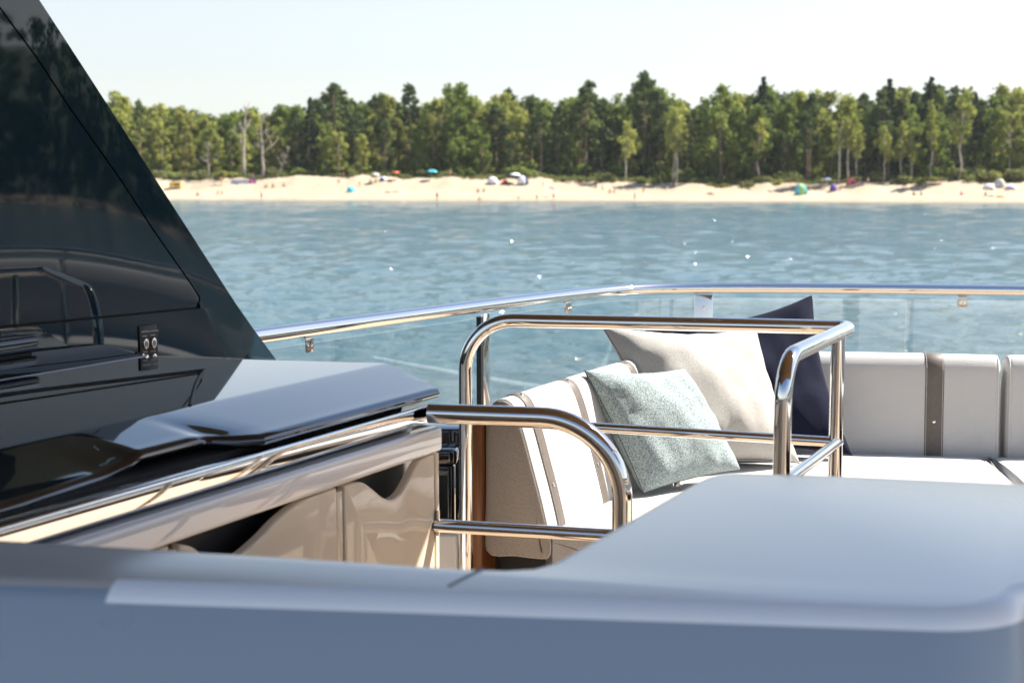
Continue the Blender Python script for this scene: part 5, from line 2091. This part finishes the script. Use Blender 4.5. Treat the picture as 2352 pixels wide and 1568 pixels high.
dome_tent(2296, 430, 2.3, 1.75, ('grey', 'sand'), 'grey', "grey dome tent in front of the large dune bush")
dome_tent(2271, 434, 2.4, 1.0, ('white',), None, "low white beach shelter left of the grey dome tent")
dome_tent(2322, 434, 2.4, .85, ('lilac', 'white'), None, "low lilac beach shelter right of the grey dome tent")
parasol(861, 420, 1.8, ('sand', 'white'), "beige parasol over two people on the upper beach", (0, .1))
parasol(912, 416, 1.8, ('orange', 'red'), "orange parasol against the dark forest", (0, -.15))
parasol(992, 414, 2.5, ('teal', 'cyan'), "teal parasol on the dune crest against the dark forest")
parasol(1183, 422, 2.5, ('white',), "white parasol beside the white and navy shelter")
p_ = parasol(1262, 452, 1.5, ('red', 'pink'), "small red and pink parasol near the waterline", (0, .3))
parasol(1899, 432, 1.5, ('blue', 'white'), "blue and white parasol over people in the shade of the birches")

# yellow kiosk
p = beach_px(404, 431)
kiosk = thing("lifeguard_kiosk", "small yellow wooden kiosk on the sand beside the navy panel edge", "kiosk", loc=p)
bm = bmesh.new()
add_prism(bm, [(-1.3, -.8), (1.3, -.8), (1.3, .8), (-1.3, .8)], 0.25, 1.05)
bevel(bm, .03, 1)
from_bm("cabin", bm, COL['yellow'], kiosk)
prism("roof", [(-1.42, -.95), (1.42, -.95), (1.42, .95), (-1.42, .95)], 1.10, 1.22, COL['yellow'], kiosk, bev=.02)
prism("opening", [(-.15, -.84), (1.1, -.84), (1.1, -.805), (-.15, -.805)], 0.35, .88, COL['brown'], kiosk)
for a in (-1.2, 1.2):
    for b in (-.7, .7):
        prism("leg", [(a - .06, b - .06), (a + .06, b - .06), (a + .06, b + .06), (a - .06, b + .06)], -.3, .249, COL['yellow'], kiosk)

# striped windbreak
p = beach_px(550, 424)
wbk = thing("windbreak", "blue and white striped windbreak left of the dark blue tent", "windbreak", loc=p)
for i in range(5):
    xw = -2.0 + i * 1.0
    V, F = tube_geo([Vector((xw, .15 * math.sin(i * 2), 0)), Vector((xw, .15 * math.sin(i * 2), 1.05))], .025, 6)
    mesh_obj("stake", V, F, COL['sand'], wbk)
for j in range(6):
    V, F = [], []
    for i in range(17):
        xw = -2 + i * .25
        yw = .15 * math.sin((i / 4) * 2) - .03
        V += [(xw, yw, .12 + j * .14), (xw, yw, .26 + j * .14), (xw, yw - .012, .12 + j * .14), (xw, yw - .012, .26 + j * .14)]
    for i in range(16):
        q = i * 4
        F += [(q, q + 4, q + 5, q + 1), (q + 2, q + 3, q + 7, q + 6), (q + 1, q + 5, q + 7, q + 3), (q, q + 2, q + 6, q + 4)]
    mesh_obj("cloth_stripe", V, F, COL['blue' if j % 2 else 'white'], wbk, smooth=False)

# beach blankets and a float
for px, py, c, w, lab in ((900, 414, 'pink', 2.2, "pink beach blanket below the orange parasol"), (2150, 423, 'red', 2.4, "dark red blanket beside the rounded green bush"), (1630, 448, 'black', 2.2, "dark towel under the lying person right of the birch clump")):
    p = beach_px(px, py)
    bm = bmesh.new()
    add_prism(bm, [(-w / 2, -.5), (w / 2, -.5), (w / 2, .55), (-w / 2, .5)], .03, .10)
    bevel(bm, .03, 2)
    o = from_bm("beach_blanket", bm, COL[c])
    o.location = p
    tag(o, lab, "blanket")
p = beach_px(2298, 453)
V, F = tube_geo([Vector((math.cos(a) * .55, math.sin(a) * .55, .18)) for a in np.linspace(0, 6.2832, 25)], .17, 10, caps=False)
o = mesh_obj("swim_ring", V, F, COL['yellow'], angle=180)
o.location = p
tag(o, "yellow swim ring on the wet sand below the grey dome tent", "swim ring")
# bleached driftwood branches at the foot of the dead trees
for px, py, lab in ((500, 428, "bare driftwood branch on the sand left of the striped windbreak"), (1530, 432, "dark driftwood log below the birch clump")):
    p = beach_px(px, py)
    geos = [limb([Vector((-1.6, 0, .1)), Vector((-.4, .1, .2)), Vector((.8, 0, .1)), Vector((1.5, .1, .25))], .11, .04, 7),
            limb([Vector((-.4, .1, .2)), Vector((-.9, 0, 1.0)), Vector((-1.3, .1, 1.9))], .06, .02, 5), limb([Vector((.6, 0, .1)), Vector((.9, .1, .8)), Vector((.8, 0, 1.3))], .05, .02, 5)]
    V, F = join_geo(*geos)
    o = mesh_obj("driftwood", V, F, M['bark_dead'], angle=180)
    o.location = p
    tag(o, lab, "driftwood")

# ------------------------------------------------------------------ thin sea haze
hm = bpy.data.materials.new("sea_haze")
hm.use_nodes = True
hn = hm.node_tree
hn.nodes.remove(hn.nodes["Principled BSDF"])
pv = hn.nodes.new("ShaderNodeVolumePrincipled")
pv.inputs["Color"].default_value = (0.90, 0.95, 1.0, 1)
pv.inputs["Density"].default_value = 0.00007
pv.inputs["Anisotropy"].default_value = 0.2
hn.links.new(pv.outputs[0], hn.nodes["Material Output"].inputs["Volume"])
V, F = box_geo((0, 200, SEA + 28), Vector((3300, 0, 0)), Vector((0, 3300, 0)), Vector((0, 0, 33)))
hz = mesh_obj("haze", V, F, hm, smooth=False)
tag(hz, kind='stuff')
